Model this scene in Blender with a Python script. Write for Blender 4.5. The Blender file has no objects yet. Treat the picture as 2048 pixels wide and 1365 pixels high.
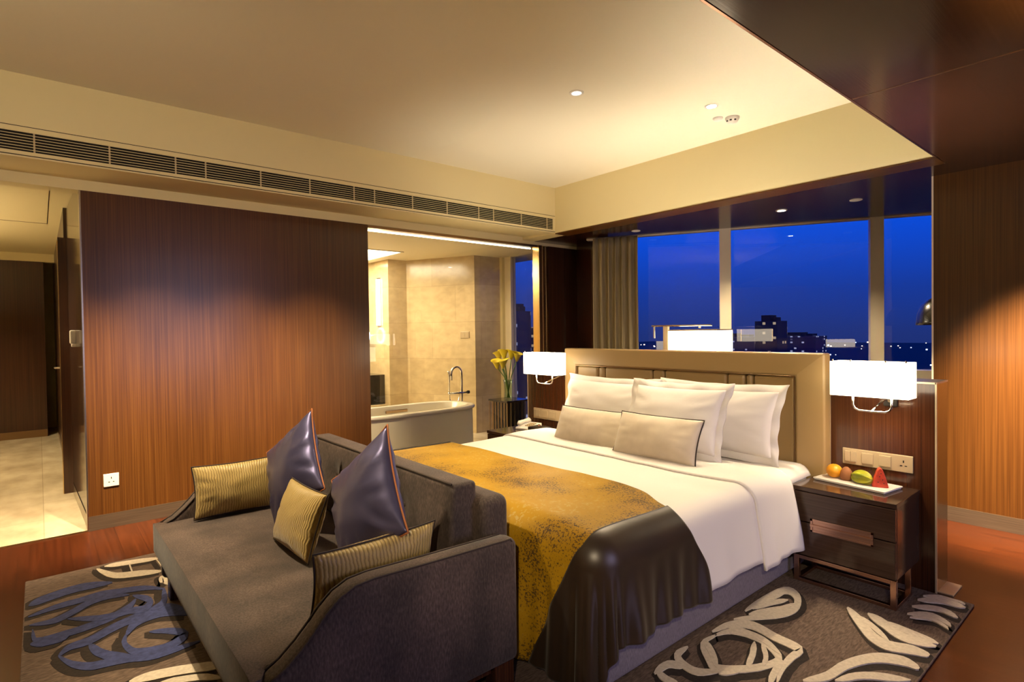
import bpy, bmesh, math, random
from math import sin, cos, pi, sqrt, radians, atan2, hypot
from mathutils import Vector, Matrix, noise
random.seed(7)
SC = bpy.context.scene
COL = SC.collection

# ------------------------------------------------------------------ materials
def new_mat(name):
    m = bpy.data.materials.new(name); m.use_nodes = True
    nt = m.node_tree
    for n in list(nt.nodes): nt.nodes.remove(n)
    out = nt.nodes.new('ShaderNodeOutputMaterial')
    b = nt.nodes.new('ShaderNodeBsdfPrincipled')
    nt.links.new(b.outputs[0], out.inputs[0])
    return m, nt, b
def setp(b, **k):
    for key, v in k.items():
        s = {'color': 'Base Color', 'rough': 'Roughness', 'metal': 'Metallic', 'spec': 'Specular IOR Level', 'sheen': 'Sheen Weight',
             'sheen_rough': 'Sheen Roughness', 'coat': 'Coat Weight', 'coat_rough': 'Coat Roughness', 'trans': 'Transmission Weight',
             'ior': 'IOR', 'emit': 'Emission Color', 'estr': 'Emission Strength', 'aniso': 'Anisotropic', 'sss': 'Subsurface Weight'}[key]
        if key in ('color', 'emit') and len(v) == 3: v = (*v, 1)
        b.inputs[s].default_value = v
def plain(name, color, rough=.5, bump=0, bscale=200, **k):
    m, nt, b = new_mat(name); setp(b, color=color, rough=rough, **k)
    if bump:
        tc = nt.nodes.new('ShaderNodeTexCoord'); n = nt.nodes.new('ShaderNodeTexNoise'); n.inputs['Scale'].default_value = bscale
        n.inputs['Detail'].default_value = 3
        bp = nt.nodes.new('ShaderNodeBump'); bp.inputs['Strength'].default_value = bump; bp.inputs['Distance'].default_value = .004
        nt.links.new(tc.outputs['Object'], n.inputs['Vector']); nt.links.new(n.outputs['Fac'], bp.inputs['Height'])
        nt.links.new(bp.outputs[0], b.inputs['Normal'])
    return m
def ramp(nt, stops):
    r = nt.nodes.new('ShaderNodeValToRGB')
    e = r.color_ramp.elements
    while len(e) < len(stops): e.new(.5)
    for i, (p, c) in enumerate(stops):
        e[i].position = p; e[i].color = (*c, 1)
    return r
def noisy(name, stops, scale=(1, 1, 1), nscale=5, detail=4, rough=.5, bump=0, distort=0, extra=None, **k):
    """noise-driven colour with stretched object coordinates (wood grain, fabric weave, stone)"""
    m, nt, b = new_mat(name); setp(b, rough=rough, **k)
    tc = nt.nodes.new('ShaderNodeTexCoord'); mp = nt.nodes.new('ShaderNodeMapping'); mp.inputs['Scale'].default_value = scale
    n = nt.nodes.new('ShaderNodeTexNoise'); n.inputs['Scale'].default_value = nscale; n.inputs['Detail'].default_value = detail
    n.inputs['Distortion'].default_value = distort
    nt.links.new(tc.outputs['Object'], mp.inputs['Vector']); nt.links.new(mp.outputs[0], n.inputs['Vector'])
    r = ramp(nt, stops); nt.links.new(n.outputs['Fac'], r.inputs['Fac'])
    src = r.outputs[0]
    if extra:      # second, larger-scale tint: (scale, lo, hi)
        n2 = nt.nodes.new('ShaderNodeTexNoise'); n2.inputs['Scale'].default_value = extra[0]; n2.inputs['Detail'].default_value = 2
        mp2 = nt.nodes.new('ShaderNodeMapping'); mp2.inputs['Scale'].default_value = extra[3] if len(extra) > 3 else (1, 1, 1)
        nt.links.new(tc.outputs['Object'], mp2.inputs['Vector']); nt.links.new(mp2.outputs[0], n2.inputs['Vector'])
        r2 = ramp(nt, [(.3, extra[1]), (.7, extra[2])]); nt.links.new(n2.outputs['Fac'], r2.inputs['Fac'])
        mx = nt.nodes.new('ShaderNodeMix'); mx.data_type = 'RGBA'; mx.blend_type = 'MULTIPLY'; mx.inputs['Factor'].default_value = 1
        nt.links.new(src, mx.inputs['A']); nt.links.new(r2.outputs[0], mx.inputs['B']); src = mx.outputs['Result']
    nt.links.new(src, b.inputs['Base Color'])
    if bump:
        bp = nt.nodes.new('ShaderNodeBump'); bp.inputs['Strength'].default_value = bump; bp.inputs['Distance'].default_value = .003
        nt.links.new(n.outputs['Fac'], bp.inputs['Height']); nt.links.new(bp.outputs[0], b.inputs['Normal'])
    return m
def glow(name, color, strength):
    m, nt, b = new_mat(name); setp(b, color=color, emit=color, estr=strength, rough=.6); return m
def pane_glass(name, tint, ior=1.5, gain=1.0):
    """flat architectural pane: clear body, fresnel reflection"""
    m = bpy.data.materials.new(name); m.use_nodes = True; nt = m.node_tree
    for n in list(nt.nodes): nt.nodes.remove(n)
    out = nt.nodes.new('ShaderNodeOutputMaterial'); mx = nt.nodes.new('ShaderNodeMixShader')
    t = nt.nodes.new('ShaderNodeBsdfTransparent'); t.inputs[0].default_value = (*tint, 1)
    g = nt.nodes.new('ShaderNodeBsdfGlossy'); g.inputs['Roughness'].default_value = 0.0
    f = nt.nodes.new('ShaderNodeFresnel'); f.inputs['IOR'].default_value = ior
    ml = nt.nodes.new('ShaderNodeMath'); ml.operation = 'MULTIPLY'; ml.inputs[1].default_value = gain
    ge = nt.nodes.new('ShaderNodeNewGeometry'); iv = nt.nodes.new('ShaderNodeMath'); iv.operation = 'SUBTRACT'; iv.inputs[0].default_value = 1
    m3 = nt.nodes.new('ShaderNodeMath'); m3.operation = 'MULTIPLY'      # reflect on the outer face of the pane only
    nt.links.new(ge.outputs['Backfacing'], iv.inputs[1]); nt.links.new(f.outputs[0], ml.inputs[0]); nt.links.new(ml.outputs[0], m3.inputs[0]); nt.links.new(iv.outputs[0], m3.inputs[1])
    nt.links.new(m3.outputs[0], mx.inputs[0]); nt.links.new(t.outputs[0], mx.inputs[1]); nt.links.new(g.outputs[0], mx.inputs[2])
    nt.links.new(mx.outputs[0], out.inputs[0]); return m

M = {}
def wood(name, dark, mid, light, scale, rough, nscale=1.0, **k):
    M[name] = noisy(name, [(.28, dark), (.5, mid), (.72, light)], scale, nscale, 6, rough, bump=.04, extra=(.9, (.75, .75, .75), (1.15, 1.1, 1.05), (1, 1, .25)), **k)
wood('veneer_upright', (.056, .019, .004), (.088, .032, .0065), (.128, .051, .0105), (150, 150, 1.1), .30, coat=.1, coat_rough=.15)
wood('veneer_dark', (.028, .010, .005), (.046, .017, .008), (.068, .025, .011), (120, 120, .8), .28, coat=.2, coat_rough=.15)
wood('veneer_panel', (.036, .011, .005), (.056, .018, .007), (.080, .027, .011), (140, 140, 1.0), .2, coat=.3, coat_rough=.08)
wood('veneer_ceiling', (.030, .011, .006), (.042, .016, .009), (.058, .024, .013), (120, .9, 120), .18, coat=.15, coat_rough=.1)
wood('veneer_gloss', (.042, .024, .017), (.054, .031, .022), (.068, .039, .027), (1.2, 90, 90), .10)
M['cream_paint'] = plain('cream_paint', (.78, .67, .37), .7)
M['ceiling_paint'] = plain('ceiling_paint', (.82, .75, .57), .65)
M['shadow_gap'] = plain('shadow_gap', (.02, .012, .006), .8)
M['dark_void'] = plain('dark_void', (.01, .008, .006), .9)
M['brass'] = plain('brass', (.75, .52, .22), .25, metal=1)
M['bronze'] = plain('bronze', (.36, .24, .14), .28, metal=1)
M['rose_metal'] = plain('rose_metal', (.55, .33, .24), .25, metal=1)
M['steel'] = plain('steel', (.62, .58, .52), .22, metal=1)
M['brushed'] = noisy('brushed', [(.3, (.14, .10, .07)), (.7, (.21, .155, .105))], (1, 1, 60), 3, 3, .30, metal=.6)
M['chrome'] = plain('chrome', (.8, .78, .74), .06, metal=1)
M['alu'] = plain('alu', (.80, .70, .52), .45)
M['marble'] = noisy('marble', [(.3, (.46, .38, .25)), (.5, (.62, .53, .37)), (.7, (.72, .64, .47))], (1, 1, 1), 2.2, 6, .18, distort=1.2)
def tiles(name, c1, c2, mortar, bw, bh, rough, nst, gap=.004):
    m, nt, b = new_mat(name); setp(b, rough=rough)
    tc = nt.nodes.new('ShaderNodeTexCoord'); br = nt.nodes.new('ShaderNodeTexBrick')
    br.inputs['Scale'].default_value = 1; br.inputs['Brick Width'].default_value = bw; br.inputs['Row Height'].default_value = bh
    br.inputs['Mortar Size'].default_value = gap; br.inputs['Mortar Smooth'].default_value = .2
    br.inputs['Color1'].default_value = (*c1, 1); br.inputs['Color2'].default_value = (*c2, 1); br.inputs['Mortar'].default_value = (*mortar, 1)
    n = nt.nodes.new('ShaderNodeTexNoise'); n.inputs['Detail'].default_value = 6; n.inputs['Scale'].default_value = nst[0]
    mp = nt.nodes.new('ShaderNodeMapping'); mp.inputs['Scale'].default_value = nst[1]
    nt.links.new(tc.outputs['Object'], mp.inputs['Vector']); nt.links.new(mp.outputs[0], n.inputs['Vector'])
    r = ramp(nt, [(.3, nst[2]), (.7, nst[3])]); nt.links.new(n.outputs['Fac'], r.inputs['Fac'])
    mx = nt.nodes.new('ShaderNodeMix'); mx.data_type = 'RGBA'; mx.blend_type = 'MULTIPLY'; mx.inputs['Factor'].default_value = 1
    nt.links.new(br.outputs['Color'], mx.inputs['A']); nt.links.new(r.outputs[0], mx.inputs['B']); nt.links.new(mx.outputs['Result'], b.inputs['Base Color'])
    if name == 'stone_wall':   # wall tiles: run the brick in (x, z)
        sp = nt.nodes.new('ShaderNodeSeparateXYZ'); cb = nt.nodes.new('ShaderNodeCombineXYZ'); ad = nt.nodes.new('ShaderNodeMath'); ad.operation = 'ADD'
        nt.links.new(tc.outputs['Object'], sp.inputs[0]); nt.links.new(sp.outputs[0], ad.inputs[0]); nt.links.new(sp.outputs[1], ad.inputs[1])
        nt.links.new(ad.outputs[0], cb.inputs[0]); nt.links.new(sp.outputs[2], cb.inputs[1]); nt.links.new(cb.outputs[0], br.inputs['Vector'])
    else: nt.links.new(tc.outputs['Object'], br.inputs['Vector'])
    return m
M['floor_wood'] = tiles('floor_wood', (.074, .018, .005), (.056, .013, .004), (.03, .008, .003), 1.6, .14, .22, (1.0, (2, 45, 1), (.72, .72, .72), (1.25, 1.22, 1.2)), .0015)
M['stone_wall'] = tiles('stone_wall', (.60, .47, .27), (.52, .40, .22), (.42, .32, .18), 1.1, .55, .16, (7, (1, 1, 1.6), (.88, .87, .85), (1.1, 1.1, 1.1)), .003)
M['marble_floor'] = tiles('marble_floor', (.66, .56, .38), (.60, .50, .33), (.45, .37, .24), 1.2, .9, .2, (2.5, (1, 1.6, 1), (.75, .72, .68), (1.15, 1.15, 1.15)), .003)
M['velvet'] = noisy('velvet', [(.25, (.032, .021, .016)), (.5, (.064, .044, .035)), (.78, (.115, .083, .068))], (1, 1, .35), 150, 4, .8, bump=.15, sheen=.12, sheen_rough=.4, extra=(5, (.55, .55, .56), (1.45, 1.4, 1.4), (1, 1, .6)))
M['velvet_pipe'] = plain('velvet_pipe', (.045, .03, .022), .7)
M['linen'] = plain('linen', (.80, .76, .72), .8, bump=.22, bscale=9, sheen=.1)
M['sham'] = plain('sham', (.82, .78, .75), .75, bump=.22, bscale=9, sheen=.1)
M['beige_velvet'] = noisy('beige_velvet', [(.3, (.60, .51, .39)), (.7, (.74, .64, .50))], (1, 1, 1), 7, 3, .6, sheen=.3)
M['blue_satin'] = noisy('blue_satin', [(.3, (.085, .08, .175)), (.7, (.12, .115, .23))], (1, 1, 1), 3, 3, .36, bump=.35, metal=.62)
M['orange_cord'] = plain('orange_cord', (.40, .13, .035), .6)
M['dark_cord'] = plain('dark_cord', (.03, .018, .012), .6)
def ribbed(name, c1, c2, freq, rough):
    m, nt, b = new_mat(name); setp(b, rough=rough, sheen=.2)
    tc = nt.nodes.new('ShaderNodeTexCoord'); w = nt.nodes.new('ShaderNodeTexWave'); w.wave_type = 'BANDS'; w.bands_direction = 'X'
    w.inputs['Scale'].default_value = freq; w.inputs['Distortion'].default_value = 4.5; w.inputs['Detail'].default_value = 3; w.inputs['Detail Scale'].default_value = .7
    r = ramp(nt, [(.1, c2), (.45, c1)]); bp = nt.nodes.new('ShaderNodeBump'); bp.inputs['Strength'].default_value = .5; bp.inputs['Distance'].default_value = .005
    nt.links.new(tc.outputs['UV'], w.inputs['Vector']); nt.links.new(w.outputs['Fac'], r.inputs['Fac']); nt.links.new(r.outputs[0], b.inputs['Base Color'])
    nt.links.new(w.outputs['Fac'], bp.inputs['Height']); nt.links.new(bp.outputs[0], b.inputs['Normal']); return m
M['gold_rib'] = ribbed('gold_rib', (.47, .34, .115), (.27, .18, .05), 5.2, .42)
def gold_cloth():
    m, nt, b = new_mat('gold_cloth'); setp(b, rough=.5, spec=.25)
    tc = nt.nodes.new('ShaderNodeTexCoord')
    n1 = nt.nodes.new('ShaderNodeTexNoise'); n1.inputs['Scale'].default_value = 2.3; n1.inputs['Detail'].default_value = 5
    n2 = nt.nodes.new('ShaderNodeTexNoise'); n2.inputs['Scale'].default_value = 105; n2.inputs['Detail'].default_value = 5; n2.inputs['Roughness'].default_value = .7
    n3 = nt.nodes.new('ShaderNodeTexNoise'); n3.inputs['Scale'].default_value = 55; n3.inputs['Detail'].default_value = 4
    mp = nt.nodes.new('ShaderNodeMapping'); mp.inputs['Location'].default_value = (3.1, 1.7, .4)
    nt.links.new(tc.outputs['Object'], mp.inputs['Vector'])
    for n in (n1, n2): nt.links.new(tc.outputs['Object'], n.inputs['Vector'])
    nt.links.new(mp.outputs[0], n3.inputs['Vector'])
    base = ramp(nt, [(.3, (.30, .155, .004)), (.6, (.42, .235, .008))]); nt.links.new(n1.outputs['Fac'], base.inputs['Fac'])
    a = nt.nodes.new('ShaderNodeMath'); a.operation = 'MULTIPLY_ADD'; a.inputs[1].default_value = .9; nt.links.new(n1.outputs['Fac'], a.inputs[0]); nt.links.new(n2.outputs['Fac'], a.inputs[2])
    k1 = ramp(nt, [(.415, (1, 1, 1)), (.435, (0, 0, 0))]);
    sc = nt.nodes.new('ShaderNodeMath'); sc.operation = 'MULTIPLY'; sc.inputs[1].default_value = .5; nt.links.new(a.outputs[0], sc.inputs[0]); nt.links.new(sc.outputs[0], k1.inputs['Fac'])
    mx = nt.nodes.new('ShaderNodeMix'); mx.data_type = 'RGBA'; nt.links.new(k1.outputs[0], mx.inputs['Factor']); nt.links.new(base.outputs[0], mx.inputs['A']); mx.inputs['B'].default_value = (.075, .042, .014, 1)
    k2 = ramp(nt, [(.56, (0, 0, 0)), (.60, (.75, .75, .75))]); nt.links.new(n3.outputs['Fac'], k2.inputs['Fac'])
    # pale flecks gather where the large noise is high
    k3 = ramp(nt, [(.50, (0, 0, 0)), (.62, (1, 1, 1))]); nt.links.new(n1.outputs['Fac'], k3.inputs['Fac'])
    ml = nt.nodes.new('ShaderNodeMath'); ml.operation = 'MULTIPLY'; nt.links.new(k2.outputs[0], ml.inputs[0]); nt.links.new(k3.outputs[0], ml.inputs[1])
    mx2 = nt.nodes.new('ShaderNodeMix'); mx2.data_type = 'RGBA'; nt.links.new(ml.outputs[0], mx2.inputs['Factor']); nt.links.new(mx.outputs['Result'], mx2.inputs['A']); mx2.inputs['B'].default_value = (.46, .33, .10, 1)
    nt.links.new(mx2.outputs['Result'], b.inputs['Base Color']); return m
M['gold_cloth'] = gold_cloth()
M['brown_satin'] = noisy('brown_satin', [(.3, (.017, .009, .005)), (.7, (.030, .016, .007))], (1, 1, 1), 4, 3, .38, sheen=.1)
M['skirt_fabric'] = noisy('skirt_fabric', [(.3, (.13, .115, .14)), (.7, (.22, .195, .23))], (4, 4, 1), 60, 3, .85)
M['leather'] = plain('leather', (.34, .225, .095), .40, bump=.06, bscale=90)
M['rug_ground'] = noisy('rug_ground', [(.3, (.062, .041, .030)), (.7, (.18, .122, .088))], (120, 26, 1), 1.0, 5, .95, bump=.5, distort=.6)
M['rug_cream'] = noisy('rug_cream', [(.3, (.56, .48, .37)), (.7, (.70, .61, .48))], (1, 1, 1), 60, 3, .95, bump=.2)
M['rug_blue'] = noisy('rug_blue', [(.3, (.024, .032, .095)), (.7, (.048, .060, .17))], (1, 1, 1), 40, 3, .95, bump=.2)
M['rug_carve_shade'] = noisy('rug_carve_shade', [(.3, (.012, .007, .005)), (.7, (.028, .017, .012))], (1, 1, 1), 60, 3, .95)
M['curtain'] = noisy('curtain', [(.3, (.26, .205, .105)), (.7, (.35, .28, .15))], (30, 30, 1), 4, 3, .8)
M['shade'] = glow('shade', (1.0, .86, .62), 5.5)
M['lamp_disc'] = glow('lamp_disc', (1, .92, .75), 60)
M['lamp_dim'] = glow('lamp_dim', (1, .95, .85), 3)
M['light_panel'] = glow('light_panel', (1, .9, .66), 9)
M['ring_light'] = glow('ring_light', (.75, .88, 1), 6)
M['white_plastic'] = plain('white_plastic', (.78, .74, .66), .4)
M['champagne'] = plain('champagne', (.56, .45, .29), .35, metal=.35)
M['black_plastic'] = plain('black_plastic', (.012, .011, .010), .3)
M['porcelain'] = plain('porcelain', (.72, .66, .52), .12)
M['tub_skirt'] = plain('tub_skirt', (.74, .67, .50), .25)
M['ceramic'] = plain('ceramic', (.82, .79, .74), .2)
M['orange_skin'] = plain('orange_skin', (.85, .36, .015), .4, bump=.15, bscale=120)
M['kiwi_skin'] = plain('kiwi_skin', (.33, .13, .05), .8, bump=.3, bscale=150)
M['star_skin'] = noisy('star_skin', [(.3, (.24, .33, .02)), (.7, (.50, .46, .03))], (1, 1, 1), 14, 2, .3)
M['melon'] = noisy('melon', [(.3, (.55, .045, .02)), (.7, (.72, .09, .04))], (1, 1, 1), 40, 2, .4)
M['rind'] = plain('rind', (.10, .22, .03), .4)
M['seed'] = plain('seed', (.02, .01, .006), .4)
M['petal'] = plain('petal', (.78, .64, .02), .5)
M['stem_green'] = plain('stem_green', (.10, .22, .03), .5)
M['window_glass'] = pane_glass('window_glass', (.94, .95, .97), 1.5, 1.5)
M['screen_glass'] = pane_glass('screen_glass', (.96, .96, .95), 1.45, 1.6)
M['vase_glass'] = pane_glass('vase_glass', (.85, .92, .86), 1.45, 1.2)
M['mirror'] = plain('mirror', (.85, .85, .85), .03, metal=1)
M['black_lacquer'] = plain('black_lacquer', (.010, .009, .008), .22, coat=.5)
M['night_ground'] = plain('night_ground', (.012, .014, .03), .9)
M['city_spark'] = glow('city_spark', (1, .82, .6), 2.2)
M['city_cool'] = glow('city_cool', (.75, .85, 1), 2.0)
M['desk_top'] = plain('desk_top', (.05, .028, .016), .2)
def tower_mat(name, body, lit, density, bw, bh):
    """night facade: dark wall with a grid of windows, a few of them lit"""
    m, nt, b = new_mat(name); setp(b, rough=.7)
    tc = nt.nodes.new('ShaderNodeTexCoord'); sp = nt.nodes.new('ShaderNodeSeparateXYZ'); ad = nt.nodes.new('ShaderNodeMath'); ad.operation = 'ADD'
    cb = nt.nodes.new('ShaderNodeCombineXYZ'); br = nt.nodes.new('ShaderNodeTexBrick'); br.offset = 0
    br.inputs['Scale'].default_value = 1; br.inputs['Brick Width'].default_value = bw; br.inputs['Row Height'].default_value = bh; br.inputs['Mortar Size'].default_value = .8
    br.inputs['Color1'].default_value = (0, 0, 0, 1); br.inputs['Color2'].default_value = (1, 1, 1, 1); br.inputs['Mortar'].default_value = (0, 0, 0, 1)
    nt.links.new(tc.outputs['Object'], sp.inputs[0]); nt.links.new(sp.outputs[0], ad.inputs[0]); nt.links.new(sp.outputs[1], ad.inputs[1])
    nt.links.new(ad.outputs[0], cb.inputs[0]); nt.links.new(sp.outputs[2], cb.inputs[1]); nt.links.new(cb.outputs[0], br.inputs['Vector'])
    r = ramp(nt, [(density, (0, 0, 0)), (min(density + .05, 1), lit)]); nt.links.new(br.outputs['Color'], r.inputs['Fac'])
    setp(b, color=body, estr=1.0); nt.links.new(r.outputs[0], b.inputs['Emission Color']); return m
M['tower_dark'] = tower_mat('tower_dark', (.02, .02, .045), (.35, .26, .16), .80, 3.5, 3.2)
M['tower_blue'] = tower_mat('tower_blue', (.03, .035, .08), (.28, .3, .45), .78, 4, 3.2)

# ------------------------------------------------------------------ mesh builder
class MB:
    def __init__(s): s.v = []; s.f = []; s.uv = {}
    def add(s, v, f):
        o = len(s.v); s.v += [Vector(p) for p in v]; s.f += [tuple(i + o for i in q) for q in f]; return o
    def box(s, lo, hi, mat=None):
        x0, y0, z0 = lo; x1, y1, z1 = hi
        v = [(x0, y0, z0), (x1, y0, z0), (x1, y1, z0), (x0, y1, z0), (x0, y0, z1), (x1, y0, z1), (x1, y1, z1), (x0, y1, z1)]
        if mat: v = [mat @ Vector(p) for p in v]
        s.add(v, [(0, 3, 2, 1), (4, 5, 6, 7), (0, 1, 5, 4), (1, 2, 6, 5), (2, 3, 7, 6), (3, 0, 4, 7)]); return s
    def prism(s, poly, axis, a, b):
        """poly: 2-D points; axis 'x','y','z' is the extrusion direction from a to b"""
        def P(p, h):
            return {'z': (p[0], p[1], h), 'x': (h, p[0], p[1]), 'y': (p[0], h, p[1])}[axis]
        n = len(poly); v = [P(p, a) for p in poly] + [P(p, b) for p in poly]
        f = [tuple(range(n - 1, -1, -1)), tuple(range(n, 2 * n))] + [(i, (i + 1) % n, n + (i + 1) % n, n + i) for i in range(n)]
        s.add(v, f); return s
    def tube(s, pts, r, n=8, closed=False, cap=True):
        pts = [Vector(p) for p in pts]; N = len(pts); rr = r if isinstance(r, (list, tuple)) else [r] * N
        up = None; rings = []
        for i, p in enumerate(pts):
            a = pts[(i - 1) % N] if closed or i else pts[0]; b = pts[(i + 1) % N] if closed or i < N - 1 else pts[-1]
            t = (b - a); t = t.normalized() if t.length > 1e-9 else Vector((0, 0, 1))
            if up is None: up = Vector((0, 0, 1)) if abs(t.z) < .9 else Vector((1, 0, 0))
            u = (up - t * up.dot(t)); u = u.normalized() if u.length > 1e-6 else t.orthogonal().normalized()
            w = t.cross(u); up = u
            rings.append([p + (u * cos(2 * pi * k / n) + w * sin(2 * pi * k / n)) * rr[i] for k in range(n)])
        v = [q for g in rings for q in g]; f = []
        for i in range(N if closed else N - 1):
            j = (i + 1) % N
            f += [(i * n + k, i * n + (k + 1) % n, j * n + (k + 1) % n, j * n + k) for k in range(n)]
        if cap and not closed: f += [tuple(range(n - 1, -1, -1)), tuple((N - 1) * n + k for k in range(n))]
        s.add(v, f); return s
    def lathe(s, prof, c=(0, 0, 0), n=24, sx=1, sy=1, cap=True):
        v = []; f = []
        for r, z in prof: v += [(c[0] + r * sx * cos(2 * pi * k / n), c[1] + r * sy * sin(2 * pi * k / n), c[2] + z) for k in range(n)]
        for i in range(len(prof) - 1): f += [(i * n + k, i * n + (k + 1) % n, (i + 1) * n + (k + 1) % n, (i + 1) * n + k) for k in range(n)]
        if cap: f += [tuple(range(n - 1, -1, -1)), tuple((len(prof) - 1) * n + k for k in range(n))]
        s.add(v, f); return s
    def ball(s, c, r, n=20, m=12, fn=None):
        v = [];
        for i in range(m + 1):
            th = pi * i / m
            for k in range(n):
                ph = 2 * pi * k / n; d = Vector((sin(th) * cos(ph), sin(th) * sin(ph), cos(th)))
                q = fn(d) if fn else 1
                v.append((c[0] + d.x * r[0] * q, c[1] + d.y * r[1] * q, c[2] + d.z * r[2] * q))
        f = [(i * n + k, (i + 1) * n + k, (i + 1) * n + (k + 1) % n, i * n + (k + 1) % n) for i in range(m) for k in range(n)]
        s.add(v, f); return s
    def grid(s, fn, us, vs, flip=False):
        nu, nv = len(us), len(vs); v = [fn(a, b) for a in us for b in vs]
        f = [(i * nv + j, (i + 1) * nv + j, (i + 1) * nv + j + 1, i * nv + j + 1) for i in range(nu - 1) for j in range(nv - 1)]
        if flip: f = [q[::-1] for q in f]
        o = s.add(v, f)
        for i, a in enumerate(us):
            for j, b in enumerate(vs): s.uv[o + i * nv + j] = (a, b)
        return s
    def build(s, name, mat, parent=None, loc=None, smooth=False, bevel=0, seg=2, sub=0, weld=0, solid=0, angle=40):
        """link ONE mesh object; loc moves the origin there (vertices are given in world space)"""
        me = bpy.data.meshes.new(name)
        base = Vector(loc) if loc is not None else (parent.matrix_world.translation if False else Vector((0, 0, 0)))
        if parent is not None and loc is None: base = Vector(parent['o']) if 'o' in parent.keys() else Vector((0, 0, 0))
        me.from_pydata([v - base for v in s.v], [], s.f)
        if s.uv:
            ul = me.uv_layers.new(name='UVMap')
            for lp in me.loops: ul.data[lp.index].uv = s.uv.get(lp.vertex_index, (0, 0))
        bm = bmesh.new(); bm.from_mesh(me)
        if weld: bmesh.ops.remove_doubles(bm, verts=bm.verts, dist=weld)
        bmesh.ops.recalc_face_normals(bm, faces=bm.faces); bm.to_mesh(me); bm.free()
        me.materials.append(M[mat] if isinstance(mat, str) else mat)
        ob = bpy.data.objects.new(name, me); COL.objects.link(ob)
        if parent is not None:
            ob.parent = parent; ob.location = base - origin_of(parent)
        else: ob.location = base
        ORG[ob.name] = base.copy()
        if smooth:
            me.polygons.foreach_set('use_smooth', [True] * len(me.polygons))
            if smooth == 'auto':
                md = ob.modifiers.new('es', 'EDGE_SPLIT'); md.split_angle = radians(angle)
        if solid:
            md = ob.modifiers.new('so', 'SOLIDIFY'); md.thickness = solid; md.offset = -1
        if bevel:
            md = ob.modifiers.new('bv', 'BEVEL'); md.width = bevel; md.segments = seg; md.limit_method = 'ANGLE'; md.angle_limit = radians(35); md.harden_normals = False
        if sub:
            md = ob.modifiers.new('ss', 'SUBSURF'); md.levels = sub; md.render_levels = sub
        return ob
ORG = {}
def origin_of(o): return ORG.get(o.name, Vector((0, 0, 0)))
def thing(name, label, cat, loc=(0, 0, 0), group=None):
    o = bpy.data.objects.new(name, None); COL.objects.link(o); o.location = loc; o.empty_display_size = .1
    ORG[o.name] = Vector(loc); tag(o, label, cat, group); o['o'] = list(loc); return o
def tag(o, label, cat, group=None, kind=None):
    o['label'] = label; o['category'] = cat
    if group: o['group'] = group
    if kind: o['kind'] = kind
    return o
def struct(o): o['kind'] = 'structure'; return o
def box(name, lo, hi, mat, parent=None, **k): return MB().box(lo, hi).build(name, mat, parent, **k)
def copy_thing(src, delta, label=None, group=None):
    """a thing with copies of its parts and their sub-parts, moved by delta"""
    r = src.copy(); COL.objects.link(r); r.location = src.location + Vector(delta)
    if label: r['label'] = label
    if group: r['group'] = group
    for ch in list(src.children):
        c = ch.copy(); COL.objects.link(c); c.parent = r
        for g in list(ch.children):
            d = g.copy(); COL.objects.link(d); d.parent = c
    return r
def lin(a, b, n): return [a + (b - a) * i / (n - 1) for i in range(n)]
def arc(c, r, a0, a1, n): return [(c[0] + r * cos(radians(a0 + (a1 - a0) * i / (n - 1))), c[1] + r * sin(radians(a0 + (a1 - a0) * i / (n - 1)))) for i in range(n)]
# ------------------------------------------------------------------ setting
XW = -5.404; SL = .516; DX, DY = cos(atan2(.516, 1)), sin(atan2(.516, 1))
def fac(x): return 5.70 + SL * (x + 4.319)
struct(box('floor', (XW, -3.6, -.1), (3.0, 9.6, 0), 'floor_wood'))
struct(box('floor_corridor', (-12.2, -1.75, -.1), (XW, .26, .002), 'marble_floor'))
struct(box('floor_bathroom', (-9.6, .40, -.1), (XW - .02, 6.0, .004), 'marble_floor'))
struct(box('trim_1', (XW - .02, -1.75, -.05), (XW + .012, .26, .006), 'brass'))
# left wall: veneer slab with metal baseboard, beam above
struct(box('wall_left', (XW - .12, .262, .112), (XW, 2.62, 2.62), 'veneer_upright'))
struct(box('baseboard_left', (XW - .12, .262, 0), (XW + .004, 2.62, .112), 'brushed'))
struct(box('trim_2', (XW - .115, .256, 0), (XW + .003, .266, 2.62), 'steel'))
struct(box('wall_left_beam', (XW - .16, -3.6, 2.62), (XW, 5.80, 2.70), 'cream_paint'))
struct(box('trim_3', (XW - .13, 2.63, 2.592), (XW - .01, 5.02, 2.62), 'bronze'))
struct(MB().prism([(-4.811, 3.2), (-4.811, 2.665), (XW, 2.70), (XW - .16, 2.70), (XW - .16, 3.2)], 'y', -3.6, 4.76).build('ceiling_soffit', 'cream_paint'))
struct(box('wall_left_near', (XW - .16, -3.6, 0), (XW, -1.75, 2.62), 'veneer_upright'))
# opening jamb and the dark panels beside the curtain
struct(box('trim_4', (XW - .12, 5.02, 0), (XW + .003, 5.075, 2.62), 'brass'))
j = MB(); j.box((XW - .05, 5.09, 0), (XW - .008, 5.135, 2.62)); j.box((XW - .05, 5.15, 0), (XW - .008, 5.195, 2.62)); struct(j.build('trim_5', 'brass', bevel=.008))
struct(box('wall_left_far', (XW - .16, 5.075, 0), (XW - .02, 5.20, 2.62), 'shadow_gap'))
struct(box('wall_left_end', (XW - .16, 5.2, 0), (XW, 5.76, 2.62), 'veneer_dark'))
struct(MB().prism([(XW, 5.74), (-4.78, 5.47), (-4.72, 5.60), (XW, 5.9)], 'z', 0, 2.66).build('wall_far_corner', 'veneer_panel'))
struct(box('wall_left_upper', (XW - .16, 4.76, 2.70), (XW, 5.9, 3.2), 'veneer_dark'))
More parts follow.
